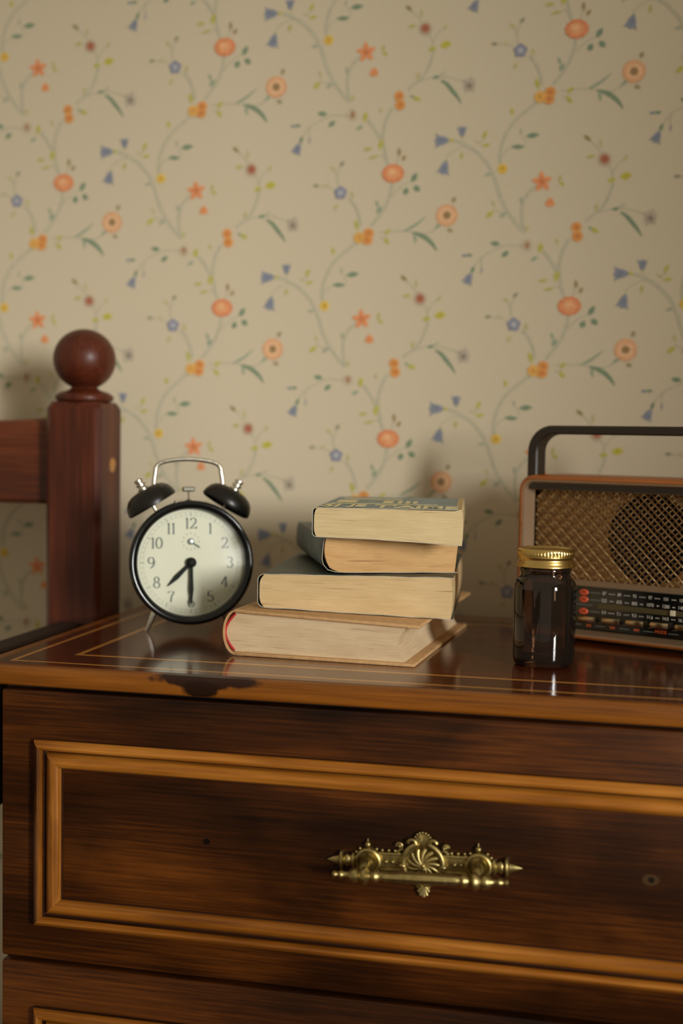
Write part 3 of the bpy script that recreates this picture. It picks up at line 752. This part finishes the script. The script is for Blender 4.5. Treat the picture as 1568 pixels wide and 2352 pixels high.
# thick grey-green paperback
b2 = empty('paperback_book', (0.1662, 0.0835, H+0.0366), (0, 0, R_(5.08))); tag(b2, 'thick paperback with a dark grey-green cover, second from the bottom of the stack', 'book', 'paperbacks in the stack')
bot2 = lambda u: 0.0004-0.0046*u
tp2 = lambda u: 0.0262+0.0016*u
book_block('page_block', M_pg2, b2, 0.1515, 0.208, bot2, tp2, lambda t: 0.0010+0.0040*(2*t-1)**4, lambda t: 0.0012*math.sin(PI*t)-0.001, v0=0.0004, seed=2)
w2 = 0.1520
pth = [(w2*(1-k/14), 0.0266+0.0016*(1-k/14)) for k in range(14)]+arc(0.0050,0.0216,0.0056,0.0052,92,180,5)+arc(0.0050,0.0052,0.0056,0.0050,180,268,5)+[(w2*k/14, 0.0002-0.0046*k/14) for k in range(1, 15)]
book_cover('cover', M_teal, b2, pth, -0.00045, 0.0, 0.2088, wave=0.0006, seed=3)

# tan-leaved paperback turned askew
b3 = empty('paperback_book', (0.2150, 0.0905, H+0.0652), (0, 0, R_(21))); tag(b3, 'paperback with slate spine and orange-tan page edges, turned askew in the stack', 'book', 'paperbacks in the stack')
book_block('page_block', M_pg3, b3, 0.1085, 0.1765, lambda u: 0.0003+0.0035*max(0, 1-u*9)**2, lambda u: 0.0272-0.0018*u, lambda t: 0.0016+0.0052*(1-t)**3+0.0020*t**3, lambda t: 0.0006-0.0025*(1-t), v0=0.0003, seed=3, relief=0.00045)
w3 = 0.1090
pth = [(w3*(1-k/12), 0.0274-0.0018*(1-k/12)) for k in range(12)]+[(0.0024,0.0272),(0.0014,0.0240),(0.0008,0.0180),(0.0004,0.0110),(0.0014,0.0064),(0.0050,0.0022),(0.0110,0.0004)]+[(0.0110+(w3-0.011)*k/10, 0.0) for k in range(1, 11)]
book_cover('cover', M_slate, b3, pth, -0.0004, 0.0, 0.1772, wave=0.0003, seed=8)

# top paperback with lettered cover; its lower right corner sags
b4 = empty('paperback_book', (0.2113, 0.0758, H+0.0940), (0, 0, R_(6.6))); tag(b4, 'paperback with grey-blue lettered cover and pale pages on top of the stack', 'book', 'paperbacks in the stack')
sag4 = lambda u, v: -0.0042*max(0.0, min(1.0, u))**1.6*max(0.0, 1-v/0.030)
w4 = 0.1140
book_block('page_block', M_pg4, b4, 0.1125, 0.1765, lambda u: 0.0004, lambda u: 0.0226+0.0006*u+0.0016*max(0, (u-0.93)/0.07)**2, lambda t: 0.0008+0.0022*(2*t-1)**4, lambda t: 0.0022*math.sin(PI*(0.25+0.6*t)), v0=0.0003, zoff=sag4, seed=4)
pth = [(w4*0.972*(1-k/14)+0.0, 0.0229+0.0006*(1-k/14)) for k in range(14)]+arc(0.0032,0.0196,0.0038,0.0034,92,180,4)+arc(0.0032,0.0036,0.0038,0.0034,180,268,4)+[(w4*k/14, 0.0001) for k in range(1, 15)]
cov4 = book_cover('cover', M_greyblue, b4, pth, -0.0004, 0.0, 0.1772, wave=0.0004, seed=5, zoff=lambda x, v, z: sag4(x/w4, v)*(1.0 if z < 0.01 else 0.0))

def glyphs(parts, bold=0.0):
    """flat lettering: parts = [(text, size, x, y, xscale, align)] -> MB in the XY plane"""
    m = MB()
    for txt, size, x, y, xs, al in parts:
        cu = bpy.data.curves.new('lettering', 'FONT'); cu.body = txt; cu.size = size; cu.align_x = al; cu.align_y = 'CENTER'; cu.resolution_u = 3; cu.offset = bold
        ob_ = bpy.data.objects.new('lettering', cu)
        me_ = bpy.data.meshes.new_from_object(ob_)
        m.add([(x+v.co.x*xs, y+v.co.y, 0.0) for v in me_.vertices], [tuple(p.vertices) for p in me_.polygons])
        bpy.data.objects.remove(ob_); bpy.data.meshes.remove(me_); bpy.data.curves.remove(cu)
    return m
let = MB()
def fitted(word, u0, u1, v0, v1):                 # condensed capitals filling a box
    g = glyphs([(word, 0.04, 0, 0, 1.0, 'CENTER')], 0.0011)
    x0, x1 = min(p[0] for p in g.v), max(p[0] for p in g.v); y0, y1 = min(p[1] for p in g.v), max(p[1] for p in g.v)
    let.add([(u0+(p[0]-x0)/(x1-x0)*(u1-u0), v0+(p[1]-y0)/(y1-y0)*(v1-v0), 0.0) for p in g.v], g.f)
fitted("SI", 0.0050, 0.0180, 0.004, 0.043); fitted("JE", 0.0240, 0.0385, 0.004, 0.043); fitted("T'AIME", 0.0450, 0.1105, 0.004, 0.043)
for bx0, bx1, by0, by1 in ((0.008,0.094,0.053,0.059),(0.010,0.026,0.074,0.106),(0.048,0.056,0.074,0.106),(0.060,0.0635,0.074,0.106),(0.0665,0.070,0.074,0.106),(0.0725,0.076,0.074,0.106),(0.012,0.062,0.124,0.134)):
    let.add([(bx0,by0,0),(bx1,by0,0),(bx1,by1,0),(bx0,by1,0)], [(0,1,2,3)])
lt = link('cover_lettering', let.mesh('cover_lettering'), M_cream, cov4, (0, 0, 0.0237))
lt.modifiers.new('ink', 'SOLIDIFY').thickness = 0.00012

# ------------------------------------------------------------------ glass jar
M_amber = clear('dark_amber_glass', (0.50, 0.39, 0.30, 1), 1.5, 0.015, 0.14, (0.06,0.042,0.032,1))
M_gold = metal('gold_lid', rgb(206,176,106), rough=0.3, var=0.06)
jar = empty('glass_jar', (0.3868, 0.1055, H)); tag(jar, 'small dark amber glass jar with a ridged gold screw lid', 'jar')
prof = [(0.0,0.0018),(0.0150,0.0012),(0.0185,0.0003),(0.0205,0.0004),(0.0222,0.0016),(0.0232,0.0042),(0.0235,0.0075),(0.02365,0.0300),(0.02365,0.0590),(0.0234,0.0622),(0.0224,0.0645),(0.0206,0.0665),(0.0192,0.0680),
        (0.0187,0.0695),(0.0187,0.0712),(0.0195,0.0722),(0.0197,0.0735),(0.0192,0.0748),(0.0187,0.0755),(0.0187,0.0850),(0.0176,0.0856)]
MB().lathe(prof, 64).build('bottle_body', M_amber, jar, smooth=60)
inner = [(0.0,0.0060),(0.0170,0.0056),(0.0200,0.0066),(0.0212,0.0100),(0.0214,0.0300),(0.0214,0.0580),(0.0204,0.0626),(0.0178,0.0668),(0.0168,0.0700),(0.0168,0.0852)]
M_inner = clear('amber_inner_wall', (0.80, 0.74, 0.68, 1), 1.22, 0.02)
MB().lathe(inner, 48).build('bottle_inner_wall', M_inner, jar, smooth=60)
lid = MB()
SEG = 168; rows = []
for k in range(SEG):
    a = 2*PI*k/SEG; kn = 0.00042*(1 if (k % 3) == 0 else (-0.2))
    pr = [(0.0,0.0884),(0.0175,0.0882),(0.0186,0.0887),(0.0193,0.0894),(0.0202,0.0894),(0.0208,0.0886),(0.0209+kn,0.0878),(0.0211+kn,0.0862),(0.0211+kn,0.0846),(0.0211,0.0834),(0.0212,0.0826),(0.0206,0.0818),(0.0205,0.0810),(0.0210,0.0800),(0.0213,0.0786),(0.0215,0.0776),(0.0222,0.0766),(0.0222,0.0758),(0.0214,0.0757),(0.0200,0.0760)]
    rows.append([(r*math.cos(a), r*math.sin(a), z) for r, z in pr])
lid.grid(rows, closed_u=True); lid.build('screw_lid', M_gold, jar, smooth=50)

# ------------------------------------------------------------------ alarm clock
M_black = plain('black_enamel', rgb(14,17,17), rough=0.13, var=0.1, spec=0.5, coat=0.0)
M_bell = plain('black_bell_enamel', rgb(22,20,15), rough=0.34, var=0.15, spec=0.4, coat=0.0)
M_chrome = metal('chrome', rgb(226,222,208), rough=0.24, var=0.05)
M_dial = plain('cream_dial', rgb(222,222,202), rough=0.6, var=0.02, spec=0.2)
M_num = plain('grey_dial_print', rgb(112,120,114), rough=0.6, var=0.1)
M_hand = plain('black_hands', rgb(10,14,12), rough=0.6, spec=0.2, var=0.1)
M_lens = clear('clock_glass', (0.97,0.98,0.97,1), 1.13, 0.16)
clock = empty('alarm_clock', (0.0805, 0.1680, H), (R_(-5), 0, 0.45)); tag(clock, 'black twin-bell alarm clock with cream dial showing half past seven', 'clock')
CZ = 0.0606
FW = Matrix.Translation((0,0,CZ)) @ Matrix.Rotation(PI/2, 4, 'X')      # lathe axis -> toward the viewer (-Y)
MB().lathe([(0.0,-0.0240),(0.0440,-0.0240),(0.0480,-0.0225),(0.0500,-0.0190),(0.0500,0.0120),(0.0490,0.0150)], 64, FW).build('case', M_black, clock, smooth=40)
bz = [(0.0490,0.0120),(0.0512,0.0120),(0.0524,0.0135),(0.0530,0.0158),(0.0530,0.0182),(0.0526,0.0198),(0.0519,0.0207),(0.0510,0.0211),(0.0500,0.02115),(0.0490,0.0209),(0.0480,0.0204),(0.0470,0.0197),(0.0464,0.0190),(0.0460,0.0176),(0.0456,0.0120)]
MB().lathe(bz, 96, FW).build('bezel', M_black, clock, smooth=50)
dial = MB().lathe([(0.0,0.0120),(0.0462,0.0120)], 64, FW).build('dial', M_dial, clock)
MB().lathe([(0.0462,0.0118),(0.0461,0.0140),(0.0459,0.0180)], 64, FW).build('dial_rim', M_dial, clock, smooth=40)
MB().lathe([(0.0,0.0205),(0.0180,0.0201),(0.0330,0.0192),(0.0458,0.0178)], 64, FW).build('glass', M_lens, clock, smooth=60)
# figures drawn with a broad nib: uprights thick, hairlines thin
def ell(cx, cy, rx, ry, a0, a1, n=14): return [(cx+rx*math.cos(R_(a0+(a1-a0)*k/n)), cy+ry*math.sin(R_(a0+(a1-a0)*k/n))) for k in range(n+1)]
DIG = {'0': [ell(0,0,0.26,0.48,90,450,22)], '1': [[(-0.10,0.36),(0.0,0.48),(0.0,-0.48)], [(-0.12,-0.48),(0.12,-0.48)]],
       '2': [ell(0,0.22,0.24,0.26,170,-40,12)+[(-0.02,-0.22),(-0.27,-0.46)], [(-0.27,-0.46),(0.06,-0.40),(0.28,-0.46),(0.29,-0.30)]],
       '3': [ell(-0.02,0.25,0.22,0.23,150,-85,12), ell(-0.02,-0.21,0.26,0.26,88,-150,14)],
       '4': [[(0.10,-0.48),(0.10,0.48),(-0.30,-0.18),(0.28,-0.18)]],
       '5': [[(0.22,0.46),(-0.18,0.46),(-0.22,0.04)]+ell(-0.02,-0.18,0.26,0.28,128,-150,16)],
       '6': [ell(0.02,-0.20,0.25,0.28,0,360,18), ell(0.16,-0.10,0.42,0.58,92,185,10)],
       '7': [[(-0.26,0.34),(-0.24,0.46),(0.26,0.46),(0.02,0.0),(-0.04,-0.48)]],
       '8': [ell(0,0.25,0.20,0.23,90,450,18), ell(0,-0.23,0.26,0.25,90,450,18)],
       '9': [ell(-0.02,0.20,0.25,0.28,0,360,18), ell(-0.16,0.10,0.42,0.58,-88,5,10)]}
def numeral(m, s, cx, cz, h, y):
    adv = {'1': 0.42}; wds = [adv.get(c, 0.66) for c in s]; x = cx-sum(wds)*h/2
    for c, wd in zip(s, wds):
        ox = x+wd*h/2; x += wd*h
        for st in DIG[c]:
            pts = [(ox+a*h, cz+b*h) for a, b in st]
            for (xa, za), (xb, zb) in zip(pts, pts[1:]):
                L = math.hypot(xb-xa, zb-za) or 1e-9; hw = h*(0.022+0.055*abs(zb-za)/L); nx, nz = -(zb-za)/L*hw, (xb-xa)/L*hw
                m.add([(xa+nx,y,za+nz),(xa-nx,y,za-nz),(xb-nx,y,zb-nz),(xb+nx,y,zb+nz)], [(0,1,2,3)])
nm = MB()
for k in range(1, 13):
    a = PI/2-2*PI*k/12; numeral(nm, str(k), 0.0336*math.cos(a), CZ+0.0336*math.sin(a), 0.0096, -0.01215)
nm.build('dial_numerals', M_num, dial, weld=False)
tk = MB()
for k in range(60):
    a = 2*PI*k/60; r0, r1, hw = (0.0398,0.0432,0.00042) if k % 5 == 0 else (0.0405,0.0430,0.00016)
    c, s_ = math.cos(a), math.sin(a)
    tk.add([(r0*c-hw*s_,-0.01213,CZ+r0*s_+hw*c),(r0*c+hw*s_,-0.01213,CZ+r0*s_-hw*c),(r1*c+hw*s_,-0.01213,CZ+r1*s_-hw*c),(r1*c-hw*s_,-0.01213,CZ+r1*s_+hw*c)], [(0,1,2,3)])
for R0 in (0.0404, 0.0431): tk.lathe([(R0,0.01212),(R0+0.0002,0.01212)], 72, FW)
SZ = CZ+0.0180
for k in range(12):
    a = 2*PI*k/12; c, s_ = 0.0070*math.cos(a), 0.0070*math.sin(a)
    tk.add([(c-0.0005,-0.01213,SZ+s_-0.0006),(c+0.0005,-0.01213,SZ+s_-0.0006),(c+0.0005,-0.01213,SZ+s_+0.0006),(c-0.0005,-0.01213,SZ+s_+0.0006)], [(0,1,2,3)])
M_tick = plain('pale_dial_print', rgb(164,166,150), rough=0.6, var=0.1)
tk.build('minute_track', M_tick, dial, weld=False)
def hand(name, ang, L, w, y, tail=0.0, mat=M_hand):
    a = PI/2-math.radians(ang); d = Vector((math.cos(a),0,math.sin(a))); n = Vector((-d.z,0,d.x)); o = Vector((0,y,CZ))
    out = [(-tail,w*0.5),(0.0,w*0.42),(L*0.35,w*0.5),(L*0.62,w*0.62),(L*0.85,w*0.32),(L,w*0.08)]
    A = [o+d*s+n*q for s, q in out]+[o+d*s-n*q for s, q in reversed(out)]
    m = MB(); k = len(A); m.add(A+[p+Vector((0,-0.0005,0)) for p in A], [tuple(range(k)), tuple(range(2*k-1,k-1,-1))]+[(i,(i+1)%k,k+(i+1)%k,k+i) for i in range(k)])
    return m.build(name, mat, clock)
hand('hour_hand', 225, 0.0282, 0.0034, -0.0140)
hand('minute_hand', 180, 0.0370, 0.0032, -0.0152)
MB().lathe([(0.0044,0.0122),(0.0044,0.0160),(0.0036,0.0172),(0.0018,0.0180),(0.0,0.0182)], 24, FW).build('hand_hub', M_hand, clock, smooth=40)
ah = MB(); FS = Matrix.Translation((0,0,SZ)) @ Matrix.Rotation(PI/2, 4, 'X')
ah.lathe([(0.0014,0.0130),(0.0014,0.0136),(0.0027,0.0136),(0.0027,0.0130)], 24, FS)
ah.tube([(0.0019,-0.0133,SZ-0.0014),(0.0076,-0.0133,SZ-0.0052)], 0.0005, 6)
ah.build('alarm_hand', plain('steel_blue_hand', rgb(74,92,92), rough=0.4), clock, smooth=40)
MB().lathe([(0.0013,0.0120),(0.0013,0.0140),(0.0,0.0142)], 14, FS).build('alarm_arbor', M_chrome, clock, smooth=40)
TILT = R_(31)
for s in (-1, 1):
    ax = Vector((s*math.sin(TILT), 0, math.cos(TILT))); base = Vector((s*0.0314, 0.000, CZ+0.0496))
    BM = axisM(base, ax)
    pr = [(0.0226,0.0),(0.0228,0.0010),(0.0222,0.0046),(0.0204,0.0088),(0.0172,0.0122),(0.0128,0.0143),(0.0070,0.0152),(0.0022,0.0153)]
    pr2 = [(r*0.955, h-0.0008) for r, h in reversed(pr)]
    bell = MB().lathe(pr+pr2[0:], 48, BM).build('bell', M_bell, clock, smooth=50)
    MB().lathe([(0.0016,-0.0160),(0.0016,0.0150)], 12, BM, cap0=True).build('bell_post', M_chrome, clock, smooth=50)
    kn = [(0.0050,0.0150),(0.0050,0.0164),(0.0036,0.0170),(0.0032,0.0186),(0.0044,0.0192),(0.0044,0.0206),(0.0028,0.0212),(0.0030,0.0224),(0.0040,0.0230),(0.0040,0.0244),(0.0024,0.0252),(0.0,0.0254)]
    MB().lathe(kn, 16, BM).build('bell_knob', M_chrome, clock, smooth=35)
    MB().tube([(s*0.0300,0.002,CZ-0.0420),(s*0.0330,0.003,CZ-0.0510),(s*0.0362,0.005,0.0016)], [0.0026,0.0024,0.0016], 10).build('foot', M_chrome, clock, smooth=50)
hp = [(-0.0300,0.006,0.0660),(-0.0296,0.006,0.0720),(-0.0286,0.006,0.0780),(-0.0284,0.006,0.0812),(-0.0272,0.006,0.0840),(-0.0246,0.006,0.0862),(-0.0190,0.006,0.0880),(-0.0100,0.006,0.0894),(0.0,0.006,0.0899)]
hp = hp+[(-x, y, z) for x, y, z in reversed(hp[:-1])]
MB().tube([(x, y, z+CZ) for x, y, z in hp], 0.0019, 10, ry=0.0030, up=(1,0,0)).build('carry_handle', M_chrome, clock, smooth=60)
hm = MB(); hm.box(-0.0052,0.0052,0.001,0.009,CZ+0.0615,CZ+0.0655); hm.build('hammer', metal('grey_hammer_steel', rgb(104,102,92), rough=0.45), clock, bevel=0.0008)
MB().tube([(0,0.005,CZ+0.048),(0,0.005,CZ+0.062)], 0.0008, 8).build('hammer_stem', M_chrome, clock)
MB().lathe([(0.0032,0.0490),(0.0032,0.0535),(0.0020,0.0545)], 12, Matrix.Translation((0,0.005,CZ)), cap1=True).build('hammer_base', M_bell, clock)
MB().ball((-0.0120,-0.002,CZ+0.0518), 0.0016, 10, 6).build('rivet', M_chrome, clock, smooth=60)

# ------------------------------------------------------------------ radio
M_case = wood('orange_brown_radio_case', [(122,66,26),(158,90,40),(182,112,56)], 'x', rough=0.4, spec=0.4, grain=0.8, bmp=0.05)
M_taupe = plain('champagne_frame', rgb(150,124,96), rough=0.42, var=0.04, metal=0.35)
M_wire = metal('champagne_wire', rgb(212,180,134), rough=0.34, var=0.08)
M_baffle = plain('olive_baffle', rgb(168,136,92), rough=0.6, var=0.1, nscale=120)
M_void = plain('speaker_black', rgb(7,7,7), rough=0.8, var=0.2)
M_panel = plain('black_dial_panel', rgb(14,17,15), rough=0.16, var=0.05, spec=0.6, coat=0.5)
M_badge = plain('orange_red_badge', rgb(236,96,58), rough=0.4, var=0.05)
M_white = plain('white_scale_print', rgb(232,228,214), rough=0.5, var=0.03)
M_grey = plain('grey_scale_print', rgb(112,116,108), rough=0.5, var=0.05)
M_orange = plain('orange_symbol_print', rgb(240,106,50), rough=0.5, var=0.03)
M_button = metal('champagne_button', rgb(206,184,148), rough=0.22, var=0.05)
M_strap = plain('dark_brown_handle', rgb(42,32,22), rough=0.42, var=0.15, nscale=30, spec=0.5)
M_needle = plain('clear_needle', rgb(226,214,186), rough=0.25, var=0.1, spec=0.7)
M_slot = plain('olive_tuning_slot', rgb(84,74,46), rough=0.3, var=0.1)
radio = empty('radio', (0.40863, 0.21966, H), (0, 0, math.atan2(-0.400018, 0.916507))); tag(radio, 'retro radio with brown case, metal mesh grille and dark carrying handle', 'radio')
U0, U1, Z0, Z1, DEP = -0.0600, 0.1725, 0.0028, 0.1412, 0.068
def rrect(u0, u1, z0, z1, r, n=6):
    P = []
    for cx, cz, a0 in ((u1-r,z1-r,0),(u0+r,z1-r,90),(u0+r,z0+r,180),(u1-r,z0+r,270)):
        for k in range(n+1):
            a = R_(a0+90*k/n); P.append((cx+r*math.cos(a), cz+r*math.sin(a)))
    return P
def ringloft(secs, close=False):
    """secs: [(u0,u1,z0,z1,r,v)]"""
    return MB().grid([[(x, s[5], z) for x, z in rrect(*s[:5])] for s in secs], closed_v=True)
def inset(k, v, r=0.014): return (U0+k, U1-k, Z0+k*0.75, Z1-k, max(0.002, r-k), v)
case = ringloft([inset(0.0050,0.0008),inset(0.0034,0.0),inset(0.0012,0.0008),inset(0.0,0.0030),inset(0.0,DEP-0.004),inset(0.003,DEP)])
n = len(case.v); k28 = 28; case.f.append(tuple(range(n-k28, n))); case.build('case', M_case, radio, smooth=40)
GU0, GU1, GZ0, GZ1, GV = -0.0492, 0.1617, 0.0525, 0.1280, 0.0120
fr = MB()
secs = [inset(0.0036,0.0003),inset(0.0058,0.0006),inset(0.0064,0.0020)]
rows = [[(x, s[5], z) for x, z in rrect(*s[:5])] for s in secs]
rows.append([(x, GV-0.0005, z) for x, z in rrect(GU0, GU1, 0.0100, GZ1, 0.002)])
fr.grid(rows, closed_v=True)
fr.box(GU0, GU1, GV-0.0030, GV+0.004, 0.0478, GZ0)
MB().box(GU0-0.0012, GU1+0.0012, 0.0030, 0.0042, 0.1290, 0.1338).build('painted_shade_strip', M_strap, radio)  # dark strip colours in the shade below the frame's top lip
fr.build('front_frame', M_taupe, radio, smooth=40)
SPU, SPZ, SPR = 0.0562, 0.0902, 0.0376
# baffle with the round speaker opening
bf = MB(); ring = []; nn = 64
for k in range(nn):
    a = 2*PI*k/nn; c, s_ = math.cos(a), math.sin(a)
    t = min((GU1-SPU)/abs(c) if abs(c) > 1e-6 else 9, ((GZ1+0.001-SPZ) if s_ > 0 else (SPZ-GZ0+0.001))/abs(s_) if abs(s_) > 1e-6 else 9)
    ring.append([(SPU+SPR*c*0.999, GV+0.0030, SPZ+min(SPR, t)*s_), (SPU+max(t, SPR)*c, GV+0.0030, SPZ+t*s_)])
bf.grid(ring, closed_u=True); bf.build('baffle', M_baffle, radio)
MB().lathe([(SPR,-0.0046),(SPR*0.9,-0.0075),(SPR*0.4,-0.022),(SPR*0.36,-0.020),(0.0,-0.016)], 48, Matrix.Translation((SPU, GV, SPZ)) @ Matrix.Rotation(PI/2, 4, 'X')).build('speaker_cone', M_void, radio, smooth=40)
# woven wire mesh
PITCH = 0.00605; wv = MB()
for fam in (-1, 1):
    k0 = -20; 
    for k in range(-30, 90):
        # line: u = GU0 + k*PITCH + fam*(z-GZ0)
        pts = []
        steps = int((GZ1-GZ0)/(PITCH/4))
        for q in range(steps+1):
            z = GZ0+(GZ1-GZ0)*q/steps; u = GU0+k*PITCH+fam*(z-GZ0)
            if GU0+0.0002 <= u <= GU1-0.0002:
                ph = PI*((z-GZ0)/(PITCH/2)) + (k % 2)*PI*1.0
                pts.append((u, GV+0.0016-fam*0.00055*math.cos(ph), z))
        if len(pts) > 2: wv.tube(pts, 0.00064, 5)
gr = wv.build('speaker_grille', M_wire, radio, smooth=60, weld=False); gr['kind'] = 'stuff'
# dial panel
panel = MB().box(GU0+0.0005, GU1-0.0005, GV-0.0008, GV+0.006, 0.0106, 0.0482).build('dial_panel', M_panel, radio, bevel=0.0006)
PY = GV-0.0010
FR = Matrix.Translation((0,PY,0)) @ Matrix.Rotation(PI/2, 4, 'X')        # XY plane -> facing the viewer
def strip(m, u0, u1, z0, z1): m.add([(u0,z0,0),(u1,z0,0),(u1,z1,0),(u0,z1,0)], [(0,1,2,3)])
def dot(m, u, z, r): m.add([(u+r*math.cos(PI*k/4), z+r*math.sin(PI*k/4), 0) for k in range(8)], [tuple(range(8))])
US = [0.0185+0.01358*k for k in range(9)]
rowsT = [(0.0424, ['87','89','93','97','101','105','108'], 4), (0.0363, ['522','655','880','1070','1280','1480','1710'], 3), (0.0262, ['5.9','7.1','9.3','11.6','14.0','16.2','18.0'], 3)]
parts = []; dots = MB()
for z, tx, nd in rowsT:
    for k, t in enumerate(tx):
        parts.append((t, 0.0040, US[k], z, 0.82, 'CENTER'))
        ndk = 4 if (z < 0.03 and k == 0) else nd
        if k < 6:
            w0 = 0.0012*len(t.replace('.', ''))+0.0006; w1 = 0.0012*len(tx[k+1].replace('.', ''))+0.0006
            a, b_ = US[k]+w0, US[k+1]-w1
            for q in range(ndk): dot(dots, a+(b_-a)*(q+1)/(ndk+1), z, 0.00042)
pr_ = glyphs(parts); pr_.add(dots.v, dots.f); pr_.build('scale_figures', M_white, panel, M=FR, weld=False)
gm = MB()
for z in (0.0423, 0.0362, 0.0261): strip(gm, 0.0056, 0.0152, z-0.0004, z+0.0004)
strip(gm, -0.040, 0.155, 0.0470, 0.0477); strip(gm, -0.012, 0.0082, 0.0313, 0.0319)
for u in (-0.006, 0.0155, 0.0370, 0.0585, 0.080): strip(gm, u-0.0044, u+0.0044, 0.0139, 0.0145); strip(gm, u-0.0010, u+0.0030, 0.0172, 0.0176); strip(gm, u-0.0010, u+0.0030, 0.0202, 0.0206)
gm.build('grey_rules', M_grey, panel, M=FR, weld=False)
sl = MB(); strip(sl, 0.0130, 0.1480, 0.0292, 0.0336); sl.build('tuning_slot', M_slot, panel, M=FR)
MB().box(0.0772, 0.0812, PY-0.0016, PY+0.0002, 0.0293, 0.0338).build('tuning_needle', M_needle, panel, bevel=0.0003)
for z, t in ((0.0421,'FM'), (0.0360,'AM'), (0.0258,'SW')):
    bd = MB().lathe([(0.0,0.0007),(0.0036,0.0006),(0.0042,0.0)], 24, Matrix.Translation((-0.0002,PY+0.0001,z)) @ Matrix.Rotation(PI/2, 4, 'X') @ Matrix.Diagonal((1.0,0.62,1,1)))
    bd.build('band_badge', M_badge, panel, smooth=40)
bl = glyphs([('FM',0.0036,-0.0002,0.0421,0.9,'CENTER'),('AM',0.0036,-0.0002,0.0360,0.9,'CENTER'),('SW',0.0036,-0.0002,0.0258,0.9,'CENTER')])
bl.build('band_letters', M_panel, panel, M=Matrix.Translation((0,-0.0008,0)) @ FR, weld=False)
og = MB()
def tri(m, u, z, w, h, d=1): m.add([(u,z-h,0),(u+d*w,z,0),(u,z+h,0)], [(0,1,2)])
tri(og, 0.0032, 0.0140, 0.0018, 0.0013); strip(og, 0.0053, 0.0058, 0.0127, 0.0153); strip(og, 0.0064, 0.0069, 0.0127, 0.0153)
strip(og, 0.0246, 0.0251, 0.0129, 0.0155); tri(og, 0.0268, 0.0142, 0.0016, 0.0012, -1); tri(og, 0.0286, 0.0142, 0.0016, 0.0012, -1)
tri(og, 0.0460, 0.0144, 0.0016, 0.0012); tri(og, 0.0478, 0.0144, 0.0016, 0.0012); strip(og, 0.0497, 0.0502, 0.0131, 0.0157)
gt = glyphs([('MODE', 0.0038, 0.0692, 0.0148, 0.95, 'CENTER')]); og.add(gt.v, gt.f)
og.build('button_symbols', M_orange, panel, M=FR, weld=False)
for u, z in ((0.0048,0.0197),(0.0265,0.0200),(0.0478,0.0203),(0.0692,0.0207),(0.0906,0.0207),(0.1120,0.0207)):
    MB().box(u-0.0078, u+0.0078, GV-0.0062, GV, z-0.0024, z+0.0024).build('push_button', M_button, radio, bevel=0.0007, segs=2, smooth=40)
# handle: flat strap bent into a bracket
cr = 0.019; hu0, hu1, hz = U0+0.0095, U1-0.0095, 0.1800
hpts = [(hu0,0.136),(hu0,0.150)]+[(hu0+cr-cr*math.cos(R_(90*k/8)), hz-cr+cr*math.sin(R_(90*k/8))) for k in range(9)]
hpts = hpts+[(U0+U1-u, z) for u, z in reversed(hpts)]
rows = []
for i, (u, z) in enumerate(hpts):
    a, b_ = hpts[max(i-1,0)], hpts[min(i+1, len(hpts)-1)]; t = Vector((b_[0]-a[0], 0, b_[1]-a[1])).normalized(); nrm = Vector((-t.z, 0, t.x))
    vert = abs(t.z); th = 0.0038+0.0010*vert; dp = 0.0085
    sec = [(-th,-dp+0.0012),(-th+0.0012,-dp),(th-0.0012,-dp),(th,-dp+0.0012),(th,dp-0.0012),(th-0.0012,dp),(-th+0.0012,dp),(-th,dp-0.0012)]
    rows.append([Vector((u, 0.0150, z))+nrm*p+Vector((0, q, 0)) for p, q in sec])
MB().grid(rows, closed_v=True).build('carrying_handle', M_strap, radio, smooth=35)
for u in (U0+0.02, U1-0.02):
    for v in (0.012, DEP-0.012): MB().lathe([(0.005,0.0),(0.005,0.004)], 16, Matrix.Translation((u,v,0)), cap0=True, cap1=True).build('rubber_foot', M_void, radio)
